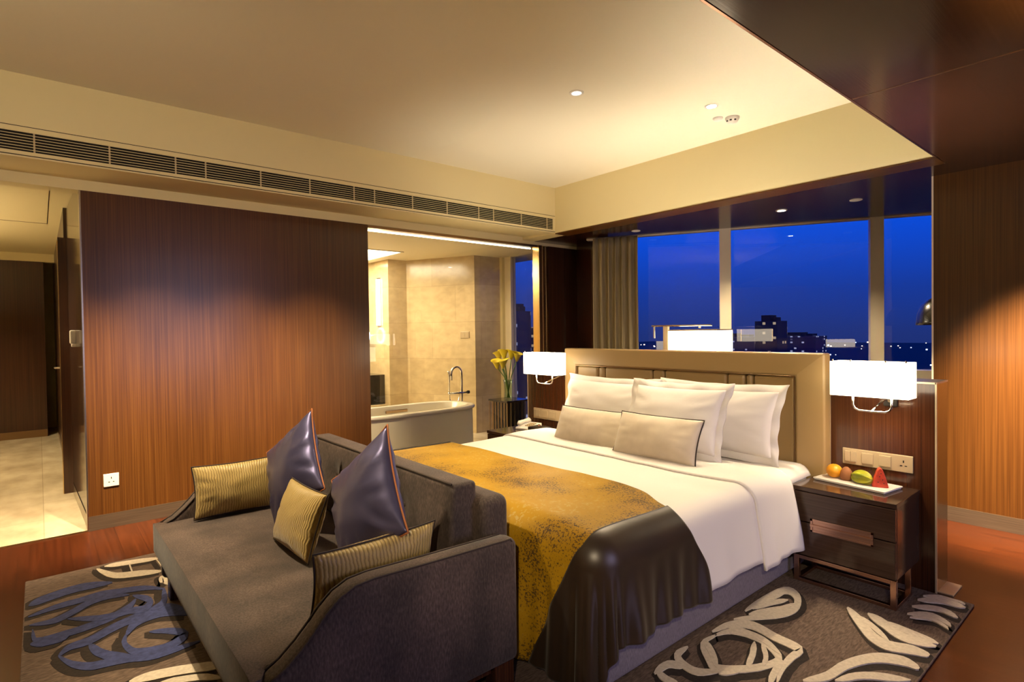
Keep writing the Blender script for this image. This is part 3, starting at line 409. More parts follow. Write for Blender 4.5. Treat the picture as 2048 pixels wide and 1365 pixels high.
RUG_CREAM=[[(-4.449,0.25,-4.465,0.253),(-4.395,0.258,-4.445,0.269),(-4.35,0.268,-4.417,0.282),(-4.307,0.279,-4.39,0.295),(-4.272,0.291,-4.365,0.307),(-4.247,0.303,-4.342,0.318),(-4.225,0.315,-4.323,0.328),(-4.206,0.328,-4.307,0.339),(-4.189,0.346,-4.292,0.354),(-4.174,0.369,-4.278,0.376),(-4.161,0.395,-4.266,0.403),(-4.15,0.424,-4.254,0.431),(-4.137,0.451,-4.242,0.46),(-4.128,0.479,-4.223,0.488),(-4.122,0.507,-4.201,0.515),(-4.117,0.537,-4.176,0.543),(-4.123,0.567,-4.141,0.569)],[(-4.462,0.293,-4.478,0.293),(-4.43,0.323,-4.495,0.326),(-4.412,0.354,-4.497,0.357),(-4.404,0.386,-4.489,0.39),(-4.394,0.42,-4.48,0.425),(-4.383,0.458,-4.469,0.464),(-4.371,0.498,-4.457,0.505),(-4.368,0.541,-4.434,0.547),(-4.38,0.585,-4.396,0.587)],[(-4.413,0.416,-4.417,0.425),(-4.231,0.415,-4.234,0.423)],[(-4.415,0.562,-4.424,0.568),(-4.188,0.574,-4.197,0.58)],[(-2.895,0.266,-2.909,0.266),(-2.877,0.285,-2.921,0.285),(-2.866,0.304,-2.926,0.304),(-2.857,0.323,-2.929,0.325),(-2.849,0.344,-2.928,0.347),(-2.842,0.368,-2.921,0.372),(-2.834,0.392,-2.912,0.398),(-2.824,0.418,-2.903,0.424),(-2.814,0.443,-2.893,0.451),(-2.802,0.469,-2.88,0.478),(-2.789,0.495,-2.867,0.505),(-2.776,0.521,-2.853,0.531),(-2.764,0.543,-2.842,0.554),(-2.758,0.561,-2.829,0.572),(-2.756,0.577,-2.815,0.587),(-2.757,0.592,-2.8,0.599),(-2.764,0.609,-2.778,0.611)],[(-2.797,0.355,-2.807,0.355),(-2.778,0.373,-2.812,0.375),(-2.766,0.393,-2.812,0.396),(-2.755,0.412,-2.809,0.416),(-2.747,0.431,-2.8,0.436),(-2.738,0.451,-2.791,0.456),(-2.728,0.47,-2.781,0.477),(-2.718,0.489,-2.77,0.497),(-2.706,0.507,-2.757,0.516),(-2.692,0.524,-2.742,0.535),(-2.68,0.541,-2.722,0.551),(-2.669,0.558,-2.7,0.565),(-2.664,0.577,-2.672,0.579)],[(-3.948,0.526,-3.966,0.525),(-3.932,0.537,-4.008,0.529),(-3.934,0.546,-4.036,0.536),(-3.938,0.548,-4.053,0.549),(-3.943,0.542,-4.046,0.566),(-3.947,0.54,-4.006,0.575),(-3.928,0.541,-3.968,0.577),(-3.901,0.547,-3.929,0.574),(-3.882,0.558,-3.889,0.564)],[(-1.461,2.801,-1.469,2.809),(-1.455,2.832,-1.475,2.852),(-1.452,2.865,-1.479,2.893),(-1.448,2.9,-1.481,2.936),(-1.444,2.94,-1.481,2.984),(-1.438,2.994,-1.479,3.045),(-1.43,3.056,-1.476,3.117),(-1.423,3.115,-1.469,3.184),(-1.413,3.152,-1.456,3.233),(-1.402,3.163,-1.435,3.254),(-1.388,3.161,-1.409,3.251),(-1.373,3.15,-1.383,3.234),(-1.361,3.138,-1.359,3.21),(-1.352,3.126,-1.337,3.176),(-1.343,3.106,-1.317,3.134),(-1.334,3.083,-1.301,3.09),(-1.329,3.063,-1.29,3.048),(-1.326,3.046,-1.285,3.011),(-1.326,3.026,-1.284,2.977),(-1.328,3.004,-1.288,2.945),(-1.334,2.978,-1.295,2.913),(-1.345,2.948,-1.308,2.881),(-1.36,2.914,-1.324,2.848),(-1.377,2.878,-1.344,2.817),(-1.394,2.841,-1.365,2.787),(-1.412,2.805,-1.386,2.758),(-1.431,2.769,-1.409,2.729),(-1.45,2.731,-1.433,2.702),(-1.465,2.69,-1.459,2.678)],[(-1.449,2.855,-1.454,2.863),(-1.432,2.877,-1.454,2.908),(-1.42,2.907,-1.448,2.948),(-1.411,2.94,-1.439,2.983),(-1.402,2.97,-1.429,3.015),(-1.392,2.998,-1.418,3.044),(-1.381,3.023,-1.407,3.07),(-1.373,3.052,-1.392,3.089),(-1.369,3.092,-1.374,3.1)],[(-1.412,2.86,-1.415,2.866),(-1.392,2.873,-1.408,2.901),(-1.376,2.892,-1.396,2.93),(-1.363,2.917,-1.383,2.954),(-1.35,2.943,-1.371,2.98),(-1.34,2.973,-1.361,3.008),(-1.332,3.003,-1.353,3.038),(-1.326,3.039,-1.343,3.065),(-1.324,3.08,-1.328,3.087)],[(-1.434,2.784,-1.438,2.791),(-1.415,2.799,-1.435,2.831),(-1.401,2.821,-1.427,2.863),(-1.39,2.848,-1.416,2.891),(-1.378,2.876,-1.403,2.92),(-1.364,2.905,-1.388,2.95),(-1.348,2.935,-1.373,2.981),(-1.335,2.971,-1.353,3.007),(-1.326,3.015,-1.33,3.024)],[(-1.468,2.822,-1.473,2.829),(-1.454,2.849,-1.478,2.879),(-1.446,2.883,-1.478,2.923),(-1.442,2.922,-1.473,2.963),(-1.436,2.962,-1.468,3.005),(-1.429,3.003,-1.461,3.048),(-1.421,3.046,-1.452,3.093),(-1.416,3.095,-1.44,3.132),(-1.416,3.153,-1.422,3.162)],[(-1.467,2.489,-1.475,2.497),(-1.456,2.515,-1.476,2.536),(-1.449,2.544,-1.475,2.573),(-1.441,2.571,-1.472,2.61),(-1.43,2.594,-1.463,2.644),(-1.415,2.614,-1.45,2.674),(-1.397,2.633,-1.432,2.701),(-1.377,2.649,-1.41,2.721),(-1.356,2.658,-1.383,2.733),(-1.331,2.659,-1.351,2.733),(-1.302,2.653,-1.318,2.726),(-1.27,2.644,-1.285,2.715),(-1.238,2.636,-1.254,2.707),(-1.204,2.633,-1.221,2.703),(-1.17,2.631,-1.186,2.701),(-1.14,2.628,-1.153,2.696),(-1.125,2.622,-1.125,2.683),(-1.132,2.637,-1.101,2.636),(-1.134,2.634,-1.1,2.597),(-1.137,2.61,-1.103,2.573),(-1.138,2.58,-1.104,2.552),(-1.137,2.55,-1.103,2.529),(-1.134,2.52,-1.102,2.501),(-1.13,2.487,-1.101,2.474),(-1.123,2.453,-1.098,2.448),(-1.115,2.419,-1.094,2.42),(-1.104,2.387,-1.088,2.39),(-1.093,2.356,-1.081,2.359),(-1.081,2.327,-1.077,2.329)],[(-1.444,2.488,-1.437,2.48),(-1.451,2.461,-1.436,2.445),(-1.458,2.431,-1.438,2.412),(-1.461,2.399,-1.438,2.384),(-1.453,2.36,-1.433,2.366),(-1.43,2.321,-1.419,2.347),(-1.401,2.289,-1.396,2.324),(-1.373,2.263,-1.37,2.301),(-1.352,2.243,-1.348,2.283),(-1.338,2.229,-1.332,2.27),(-1.323,2.215,-1.324,2.263),(-1.305,2.208,-1.32,2.261),(-1.287,2.211,-1.31,2.263),(-1.267,2.226,-1.292,2.275),(-1.244,2.248,-1.269,2.296),(-1.221,2.273,-1.247,2.322),(-1.201,2.298,-1.228,2.346),(-1.185,2.323,-1.212,2.37),(-1.17,2.349,-1.198,2.395),(-1.158,2.375,-1.187,2.42),(-1.149,2.4,-1.178,2.443),(-1.141,2.424,-1.171,2.465),(-1.136,2.449,-1.167,2.485),(-1.134,2.478,-1.166,2.499),(-1.141,2.515,-1.166,2.501),(-1.159,2.548,-1.168,2.504),(-1.179,2.569,-1.181,2.516),(-1.2,2.586,-1.198,2.53),(-1.219,2.601,-1.215,2.542),(-1.237,2.613,-1.23,2.552),(-1.255,2.622,-1.246,2.56),(-1.274,2.63,-1.262,2.566),(-1.293,2.635,-1.278,2.57),(-1.312,2.637,-1.294,2.571),(-1.332,2.637,-1.311,2.571),(-1.351,2.633,-1.328,2.57),(-1.369,2.626,-1.345,2.567),(-1.386,2.616,-1.362,2.561),(-1.403,2.604,-1.379,2.553),(-1.418,2.589,-1.395,2.543),(-1.431,2.571,-1.408,2.532),(-1.439,2.549,-1.417,2.518),(-1.444,2.526,-1.424,2.502),(-1.446,2.502,-1.431,2.484),(-1.447,2.477,-1.44,2.468)],[(-1.479,2.292,-1.472,2.287),(-1.486,2.272,-1.464,2.256),(-1.49,2.249,-1.46,2.228),(-1.492,2.222,-1.456,2.207),(-1.483,2.19,-1.453,2.199),(-1.464,2.162,-1.451,2.197),(-1.444,2.144,-1.443,2.19),(-1.424,2.133,-1.43,2.182),(-1.406,2.126,-1.416,2.177),(-1.387,2.121,-1.4,2.172),(-1.367,2.118,-1.382,2.169),(-1.345,2.12,-1.365,2.17),(-1.325,2.128,-1.35,2.176),(-1.308,2.146,-1.333,2.188),(-1.293,2.172,-1.315,2.206),(-1.28,2.201,-1.296,2.226),(-1.269,2.232,-1.274,2.241)],[(-1.451,1.997,-1.458,2.0),(-1.442,2.018,-1.47,2.032),(-1.44,2.043,-1.477,2.064),(-1.44,2.066,-1.477,2.094),(-1.437,2.082,-1.472,2.121),(-1.429,2.092,-1.458,2.14),(-1.415,2.1,-1.44,2.15),(-1.401,2.112,-1.419,2.151),(-1.391,2.135,-1.396,2.144)],[(-1.454,2.014,-1.455,2.023),(-1.437,1.998,-1.443,2.031),(-1.421,1.988,-1.43,2.032),(-1.406,1.984,-1.417,2.029),(-1.39,1.982,-1.404,2.027),(-1.375,1.983,-1.391,2.027),(-1.359,1.986,-1.377,2.029),(-1.347,1.994,-1.36,2.027),(-1.338,2.009,-1.341,2.017)],[(-1.293,2.557,-1.289,2.56),(-1.287,2.524,-1.271,2.537),(-1.278,2.495,-1.256,2.511),(-1.267,2.47,-1.244,2.482),(-1.257,2.445,-1.232,2.452),(-1.249,2.419,-1.223,2.421),(-1.241,2.391,-1.214,2.391),(-1.23,2.362,-1.21,2.362),(-1.215,2.334,-1.21,2.335)],[(-1.139,2.507,-1.133,2.505),(-1.144,2.483,-1.12,2.474),(-1.144,2.457,-1.113,2.447),(-1.14,2.43,-1.11,2.422),(-1.134,2.401,-1.105,2.397),(-1.128,2.372,-1.1,2.372),(-1.121,2.344,-1.094,2.346),(-1.11,2.317,-1.09,2.32),(-1.096,2.292,-1.091,2.293)],[(-1.457,2.391,-1.457,2.399),(-1.435,2.361,-1.435,2.395),(-1.414,2.339,-1.414,2.384),(-1.394,2.323,-1.392,2.366),(-1.376,2.306,-1.37,2.345),(-1.358,2.287,-1.349,2.322),(-1.34,2.266,-1.329,2.298),(-1.32,2.247,-1.312,2.271),(-1.299,2.234,-1.297,2.24)],[(-1.265,2.574,-1.263,2.58),(-1.249,2.54,-1.243,2.563),(-1.232,2.512,-1.224,2.541),(-1.216,2.49,-1.206,2.516),(-1.205,2.47,-1.191,2.489),(-1.197,2.453,-1.179,2.461),(-1.192,2.434,-1.171,2.436),(-1.184,2.414,-1.168,2.414),(-1.172,2.393,-1.168,2.393)],[(-1.438,2.584,-1.442,2.593),(-1.415,2.579,-1.427,2.609),(-1.394,2.579,-1.41,2.62),(-1.375,2.581,-1.392,2.628),(-1.355,2.584,-1.371,2.631),(-1.333,2.586,-1.348,2.633),(-1.31,2.587,-1.324,2.634),(-1.287,2.586,-1.299,2.633),(-1.264,2.581,-1.273,2.627),(-1.24,2.572,-1.246,2.615),(-1.216,2.56,-1.219,2.597),(-1.191,2.549,-1.193,2.576),(-1.167,2.544,-1.168,2.551)],[(-1.223,2.337,-1.219,2.333),(-1.233,2.327,-1.216,2.308),(-1.239,2.312,-1.216,2.288),(-1.242,2.296,-1.22,2.27),(-1.247,2.281,-1.226,2.252),(-1.254,2.266,-1.234,2.236),(-1.263,2.252,-1.243,2.22),(-1.27,2.233,-1.255,2.209),(-1.274,2.209,-1.27,2.203)],[(-1.127,3.227,-1.127,3.246),(-1.103,3.184,-1.104,3.236),(-1.08,3.15,-1.081,3.219),(-1.058,3.118,-1.058,3.199),(-1.036,3.088,-1.034,3.177),(-1.015,3.059,-1.01,3.148),(-0.992,3.029,-0.987,3.116),(-0.969,3.0,-0.966,3.089),(-0.946,2.976,-0.947,3.069),(-0.924,2.959,-0.93,3.055),(-0.904,2.948,-0.913,3.044),(-0.884,2.941,-0.896,3.038),(-0.862,2.939,-0.879,3.036),(-0.84,2.945,-0.859,3.041),(-0.818,2.957,-0.838,3.052),(-0.797,2.97,-0.816,3.065),(-0.777,2.981,-0.793,3.072),(-0.76,2.991,-0.771,3.07),(-0.742,2.999,-0.751,3.065),(-0.725,3.008,-0.731,3.057),(-0.72,3.025,-0.72,3.042)],[(-1.033,3.238,-1.035,3.255),(-1.009,3.204,-1.015,3.262),(-0.987,3.181,-0.994,3.26),(-0.965,3.162,-0.973,3.252),(-0.943,3.149,-0.949,3.236),(-0.921,3.131,-0.924,3.215),(-0.898,3.11,-0.901,3.194),(-0.872,3.091,-0.878,3.176),(-0.842,3.08,-0.853,3.165),(-0.81,3.079,-0.823,3.164),(-0.776,3.09,-0.788,3.163),(-0.743,3.109,-0.751,3.162),(-0.72,3.134,-0.72,3.149)],[(-0.96,3.21,-0.962,3.221),(-0.923,3.186,-0.93,3.234),(-0.889,3.173,-0.897,3.235),(-0.856,3.168,-0.864,3.229),(-0.825,3.164,-0.832,3.224),(-0.795,3.159,-0.802,3.219),(-0.766,3.155,-0.773,3.214),(-0.739,3.158,-0.744,3.203),(-0.72,3.171,-0.72,3.181)],[(-1.067,3.175,-1.069,3.184),(-1.045,3.149,-1.05,3.189),(-1.025,3.134,-1.032,3.186),(-1.006,3.124,-1.011,3.175),(-0.984,3.109,-0.987,3.158),(-0.959,3.087,-0.96,3.135),(-0.931,3.061,-0.931,3.107),(-0.902,3.039,-0.902,3.073),(-0.875,3.026,-0.875,3.033)],[(-0.9,3.391,-0.902,3.401),(-0.874,3.399,-0.884,3.437),(-0.851,3.416,-0.863,3.467),(-0.83,3.435,-0.84,3.487),(-0.807,3.443,-0.815,3.496),(-0.783,3.436,-0.787,3.488),(-0.757,3.419,-0.759,3.469),(-0.73,3.403,-0.731,3.441),(-0.72,3.398,-0.72,3.407)],[(-0.908,3.5,-0.911,3.511),(-0.877,3.502,-0.887,3.548),(-0.848,3.516,-0.861,3.576),(-0.822,3.533,-0.834,3.593),(-0.798,3.541,-0.807,3.602),(-0.777,3.539,-0.782,3.599),(-0.756,3.529,-0.76,3.588),(-0.736,3.523,-0.738,3.567),(-0.72,3.528,-0.72,3.538)],[(-0.91,3.607,-0.913,3.619),(-0.881,3.609,-0.893,3.66),(-0.855,3.623,-0.87,3.692),(-0.831,3.643,-0.845,3.712),(-0.807,3.657,-0.819,3.727),(-0.784,3.662,-0.794,3.732),(-0.761,3.662,-0.769,3.732),(-0.738,3.667,-0.744,3.72),(-0.72,3.685,-0.72,3.698)],[(-0.903,3.682,-0.905,3.69),(-0.877,3.69,-0.884,3.722),(-0.852,3.707,-0.861,3.748),(-0.83,3.725,-0.838,3.76),(-0.808,3.736,-0.814,3.76),(-0.787,3.738,-0.792,3.76),(-0.768,3.732,-0.772,3.76),(-0.749,3.729,-0.751,3.76),(-0.73,3.734,-0.731,3.741)],[(-1.01,2.417,-1.016,2.428),(-0.991,2.433,-1.007,2.465),(-0.973,2.454,-0.995,2.497),(-0.957,2.477,-0.984,2.528),(-0.943,2.506,-0.975,2.559),(-0.934,2.543,-0.971,2.589),(-0.93,2.581,-0.968,2.624),(-0.926,2.616,-0.964,2.665),(-0.92,2.649,-0.955,2.708),(-0.909,2.685,-0.943,2.751),(-0.895,2.724,-0.927,2.794),(-0.879,2.759,-0.909,2.834),(-0.861,2.788,-0.889,2.869),(-0.842,2.81,-0.866,2.896),(-0.821,2.828,-0.841,2.915),(-0.798,2.841,-0.816,2.929),(-0.779,2.851,-0.793,2.936),(-0.762,2.859,-0.771,2.933),(-0.746,2.862,-0.751,2.922),(-0.729,2.863,-0.732,2.908),(-0.72,2.873,-0.72,2.889)],[(-0.924,2.518,-0.928,2.526),(-0.902,2.538,-0.919,2.573),(-0.885,2.566,-0.907,2.613),(-0.869,2.598,-0.889,2.649),(-0.848,2.627,-0.865,2.682),(-0.819,2.655,-0.834,2.712),(-0.783,2.681,-0.797,2.739),(-0.748,2.713,-0.757,2.757),(-0.72,2.755,-0.72,2.765)],[(-0.88,3.359,-0.881,3.366),(-0.857,3.367,-0.864,3.393),(-0.837,3.382,-0.845,3.417),(-0.817,3.396,-0.824,3.432),(-0.797,3.402,-0.802,3.438),(-0.775,3.395,-0.778,3.43),(-0.752,3.378,-0.753,3.412),(-0.729,3.362,-0.73,3.388),(-0.72,3.354,-0.72,3.36)]]
t = thing('area_rug', 'large brown carved wool rug with cream and blue rose motifs on wood floor', 'rug', (-2.6, 1.85, 0))
box('pile', (-4.53, -.095, .0015), (-.70, 3.785, .012), 'rug_ground', t, bevel=.005)
def strokes(data, z0, z1, grow=0, sh=(0, 0)):
    m = MB(); k_ = 0
    for st in data:
        n = len(st); v = []; f = []
        for a, b, c, d in st:
            mx, my = (a + c) / 2 + sh[0], (b + d) / 2 + sh[1]; ex, ey = (a - c) / 2, (b - d) / 2; L = hypot(ex, ey) + 1e-6; k = 1 + grow / L
            P = [mx + ex * k, my + ey * k, mx - ex * k, my - ey * k]
            P = [min(max(P[0], -4.525), -.705), min(max(P[1], -.09), 3.78), min(max(P[2], -4.525), -.705), min(max(P[3], -.09), 3.78)]
            v += [(P[0], P[1], z0), (P[2], P[3], z0), (P[0], P[1], z1), (P[2], P[3], z1)]
        for i in range(n - 1):
            o = 4 * i
            f += [(o + 2, o + 3, o + 7, o + 6), (o, o + 2, o + 6, o + 4), (o + 1, o + 5, o + 7, o + 3)]
        m.add([(p[0], p[1], p[2] + (.00016 * k_ if p[2] > .0105 else 0)) for p in v], f); k_ += 1
    return m
NROSE = 22
def motif(data, mat, lab, z):
    o = strokes(data, .010, z).build('rose_motif', mat, t); o['label'] = lab
    strokes(data, .010, .0122, .020, (.018, -.024)).build('outline', 'rug_carve_shade', o, loc=(0, 0, 0))  # outline widened and shifted one way: painted shadow of the carved pile
motif(RUG_BLUE, 'rug_blue', 'blue carved rose motif at the sofa end of the rug', .0148)
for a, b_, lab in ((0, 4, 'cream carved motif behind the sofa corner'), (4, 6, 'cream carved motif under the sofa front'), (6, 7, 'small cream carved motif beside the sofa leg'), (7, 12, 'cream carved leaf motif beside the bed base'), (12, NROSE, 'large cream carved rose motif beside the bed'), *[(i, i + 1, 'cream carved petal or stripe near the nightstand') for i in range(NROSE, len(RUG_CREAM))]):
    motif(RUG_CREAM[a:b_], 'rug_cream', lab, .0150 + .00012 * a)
# ------------------------------------------------------------------ soft goods helpers
def frame(c, right, up):
    r = Vector(right).normalized(); u = Vector(up); u = (u - r * u.dot(r)).normalized(); n = r.cross(u)
    return Matrix(((r.x, u.x, n.x, c[0]), (r.y, u.y, n.y, c[1]), (r.z, u.z, n.z, c[2]), (0, 0, 0, 1)))
def pillow_pt(u, v, a, b, t, pinch, side, seed, wr, sag=0, power=.42):
    x = a * u * (1 - pinch * (1 - v * v)); y = b * v * (1 - pinch * (1 - u * u))
    e = max(0, (1 - u * u) * (1 - v * v)); th = t * e ** power
    m = max(abs(u), abs(v))
    nz = noise.noise(Vector((u * 2.2 + seed, v * 2.2, side * 3))) * .10 * t * (e ** .5)
    # puckers running in from the seam
    k = (1 - m) * m * 4 * max(0, m - .45)
    ang = atan2(v, u) * 13
    pk = wr * k * (sin(ang + seed) + .6 * sin(ang * 1.7 + seed * 2)) * (.4 + .6 * abs(noise.noise(Vector((u * 1.3, v * 1.3, seed)))) * 2)
    return x, y - sag * t * (1 - v) * .25 * e, side * (th + nz + pk)
def pillow(name, mat, c, right, up, w, h, t, pinch=.05, seed=0, wr=.012, flange=0, cord=None, label=None, cat=None, group=None, sag=0, n=28, power=.42):
    F = frame(c, right, up); us = [sin(pi / 2 * (-1 + 2 * i / n)) * .5 + (-1 + 2 * i / n) * .5 for i in range(n + 1)]
    m = MB()
    for side in (1, -1):
        m.grid(lambda u, v: F @ Vector(pillow_pt(u, v, w / 2, h / 2, t / 2, pinch, side, seed, wr, sag, power)), us, us, flip=side < 0)
    bd = []
    k = 24
    for i in range(k): bd.append((-1 + 2 * i / k, -1))
    for i in range(k): bd.append((1, -1 + 2 * i / k))
    for i in range(k): bd.append((1 - 2 * i / k, 1))
    for i in range(k): bd.append((-1, 1 - 2 * i / k))
    if flange:
        vs = []; fs = []; N = len(bd)
        for i, (u, v) in enumerate(bd):
            x, y, z = pillow_pt(u, v, w / 2, h / 2, t / 2, pinch, 1, seed, 0)
            z = 0; q = 1 + flange / (w / 2); q2 = 1 + flange / (h / 2)
            zz = .010 * sin(i * .9 + seed) + .012 * noise.noise(Vector((i * .21, seed, 0)))
            for s_ in (1, -1): vs += [F @ Vector((x * .985, y * .985, .004 * s_)), F @ Vector((x * q, y * q2, zz + .003 * s_))]
        for i in range(N):
            o, p = 4 * i, 4 * ((i + 1) % N)
            fs += [(o, o + 1, p + 1, p), (o + 2, p + 2, p + 3, o + 3), (o + 1, o + 3, p + 3, p + 1)]
        m.add(vs, fs)
    ob = m.build(name, mat, smooth=True, loc=c, weld=.0004)
    if label: tag(ob, label, cat, group)
    if cord:
        pts = [F @ Vector(pillow_pt(u, v, w / 2 + .002, h / 2 + .002, t / 2, pinch, 1, seed, 0)) for u, v in bd]
        MB().tube(pts, cord[1], 6, closed=True).build('piping', cord[0], ob, loc=c, smooth=True)
    return ob

# ------------------------------------------------------------------ bed
XB0, XB1, YF, YH, ZT = -3.545, -1.475, 1.66, 3.66, .635
XC = (XB0 + XB1) / 2; HA = (XB1 - XB0) / 2
bed = thing('bed', 'wide double bed with tan leather headboard and grey upholstered base', 'bed', (XC, 2.6, 0))
box('base', (XB0 + .03, YF + .04, .03), (XB1 - .03, YH - .02, .36), 'skirt_fabric', bed, bevel=.02, seg=3)
box('mattress', (XB0 + .01, YF + .02, .36), (XB1 - .01, YH, .625), 'linen', bed, bevel=.06, seg=5, smooth=True)
# headboard: mitred leather border, sunk padded panels, fine metal line
H0, H1, HZ, HY = -3.65, -1.41, 1.337, 3.68
ix0, ix1, iz1 = -3.485, -1.575, 1.193
hb = MB()
yo, yi, yb = HY + .018, HY - .012, 3.79   # outer edge, raised inner edge, back
def ring(pts_o, pts_i):
    n = len(pts_o); hb.add([*pts_o, *pts_i], [(i, i + 1, n + i + 1, n + i) for i in range(n - 1)])
o_ = [(H0, yo, .12), (H0, yo, HZ), (H1, yo, HZ), (H1, yo, .12)]; i_ = [(ix0, yi, .12), (ix0, yi, iz1), (ix1, yi, iz1), (ix1, yi, .12)]
ring(o_, i_)
ring(i_, [(x + (.006 if x == ix0 else -.006), HY + .03, z - (.006 if z == iz1 else 0)) for x, y, z in i_])
ring([(x, yb, z) for x, y, z in o_], o_)
hb.add([(H0, yb, .12), (H0, yb, HZ), (H1, yb, HZ), (H1, yb, .12)], [(0, 1, 2, 3)])
hbo = hb.build('headboard', 'leather', bed, bevel=.012, seg=3, weld=.0005)
xs = [ix0 + .004, -3.232, -3.160, -2.672, -2.561, -2.046, -1.913, -1.859, ix1 - .004]
for a, b in zip(xs[:-1], xs[1:]):
    MB().box((a + .004, HY + .002, .3), (b - .004, HY + .06, iz1 - .009)).build('padded_panel', 'leather', hbo, bevel=.022, seg=5)
lm = MB(); lm.tube([(ix0 + .004, yi - .001, .2), (ix0 + .004, yi - .001, iz1 - .004), (ix1 - .004, yi - .001, iz1 - .004), (ix1 - .004, yi - .001, .2)], .0035, 6)
lm.build('metal_line', 'bronze', hbo)
# wall-high panel the bed stands against
pw = struct(box('wall_partition', (-4.27, 3.795, 0), (-.870, 4.03, 1.175), 'veneer_panel'))
struct(MB().box((-.874, 3.789, 0), (-.866, 3.80, 1.183)).box((-1.42, 3.789, .3), (-1.412, 3.80, 1.18)).box((-1.42, 3.789, 1.174), (-.868, 4.032, 1.184)).box((-4.272, 3.789, 0), (-4.264, 3.8, 1.18)).box((-4.272, 3.789, 1.174), (-3.65, 4.032, 1.182)).build('trim_12', 'champagne'))
tag(MB().box((-.88, 3.83, 0.0), (-.80, 4.02, .008)).build('floor_strip', 'champagne', bevel=.002), 'short brass threshold strip on the floor beside the bed partition end', 'floor strip')

def drape(s, t, off, flare=.10, amp=0, k=16, ph=0, foot=True, r=.085):
    """a point of a cloth laid over the mattress: s across from the bed's middle line, t = plan y; overhang turns down the sides and the foot"""
    rr = r + off; e = HA + off - rr
    ds = max(0, abs(s) - e); sg = 1 if s > 0 else -1
    yf = YF - off + rr; dt = max(0, yf - t) if foot else 0
    bx = max(-e, min(e, s)); by = max(yf, t) if foot else t
    rho = hypot(ds, dt)
    z = ZT + off + .010 * noise.noise(Vector((s * 1.7, t * 1.7, 3.3))) + .004 * noise.noise(Vector((s * 5, t * 5, 1)))
    if rho < 1e-6: return Vector((XC + bx, by, z))
    dx, dy = sg * ds / rho, -dt / rho; q = rr * pi / 2
    if rho < q: a = rho / rr; out, dn = rr * sin(a), rr * (1 - cos(a))
    else:
        l = rho - q; th = atan2(dt, ds); al = t if dt <= 0 else (yf - .35 * th if ds > 0 else yf - .35 * pi / 2 - (e - abs(s)))
        out = rr + flare * l + amp * min(1, l / .25) * (sin(al * k + ph + .8 * noise.noise(Vector((al * 3, l, ph)))) * .5 + .35 * sin(al * k * .47 + 1.3 + ph) + .28 * sin(al * k * 2.3 + ph) + .3 * noise.noise(Vector((al * 6, l * 1.5, ph)))); dn = rr + l * .985
    return Vector((XC + bx + dx * out, by + dy * out, max(z - dn, .024)))
dv = MB()
dv.grid(lambda s, t: drape(s, t, .024, .10, .012, 13, .5, foot=False), lin(-HA - .36, HA + .385, 100), lin(1.98, 2.97, 60))
duvet = tag(dv.build('duvet', 'linen', smooth=True, loc=(XC, 2.4, .65), solid=.022), 'smooth white duvet spread over the bed and hanging down its side', 'duvet')
ts = lin(2.86, 3.30, 26)
fl_ = MB(); fl_.grid(lambda s, t: drape(s, t + .05 * max(0, s - .6) - .012 * sin(s * 3), .036 + .006 * sin((t - 2.86) / .44 * pi), .11, .016, 19, 1.1, foot=False), lin(-HA - .36, HA + .445, 110), ts)
fl_.build('turned_back_cuff', 'linen', duvet, loc=(XC, 2.4, .65), smooth=True, solid=.014)
sh = MB(); sh.grid(lambda s, t: drape(s, t, .004, .05, .006, 15, 2, foot=False), lin(-HA - .05, HA + .03, 70), lin(3.15, 3.655, 20))
sh.build('sheet', 'linen', duvet, loc=(XC, 2.4, .65), smooth=True, solid=.006)['label'] = 'white fitted sheet showing at the head of the bed'
# bed throw: gold middle, brown satin borders
def seam(dt): return HA - .05 - .42 * dt
def throw_pt(s, t): return drape(s, t, .050, .07, .024, 27, 2.2)
def head_edge(s): return 2.345 - .16 * math.exp(-((s - HA + .02) / .22) ** 2) + .02 * sin(s * 2.1)
rows = lin(0, 1, 150)
def tmap(s, q): return 1.06 + (head_edge(s) - 1.06) * q
def gold(a, q):
    t0 = 1.06 + (2.345 - 1.06) * q; dt = max(0, YF + .04 - t0); e = seam(dt); s = -e + (2 * e) * a
    return throw_pt(s, tmap(s, q))
def border(sg):
    def f(a, q):
        t0 = 1.06 + (2.345 - 1.06) * q; dt = max(0, YF + .04 - t0); e = seam(dt); s = sg * (e + (HA + .43 - e) * a)
        return throw_pt(s, tmap(s, q))
    return f
g = MB(); g.grid(gold, lin(0, 1, 110), rows)
thr = tag(g.build('bed_throw', 'gold_cloth', smooth=True, loc=(XC, 1.9, .66), solid=.010), 'mottled gold bed throw with dark brown satin borders across the foot of the bed', 'bed throw')
for sg in (1, -1):
    b_ = MB(); b_.grid(border(sg), lin(0, 1, 60), rows); b_.build('satin_border', 'brown_satin', thr, loc=(XC, 1.9, .66), smooth=True, solid=.010)['label'] = 'dark brown satin border'
    c_ = MB(); c_.tube([border(sg)(0, q) + Vector((0, 0, .003)) for q in lin(0, 1, 70)], .0045, 6); c_.build('seam_cord', 'dark_cord', thr, loc=(XC, 1.9, .66), smooth=True)
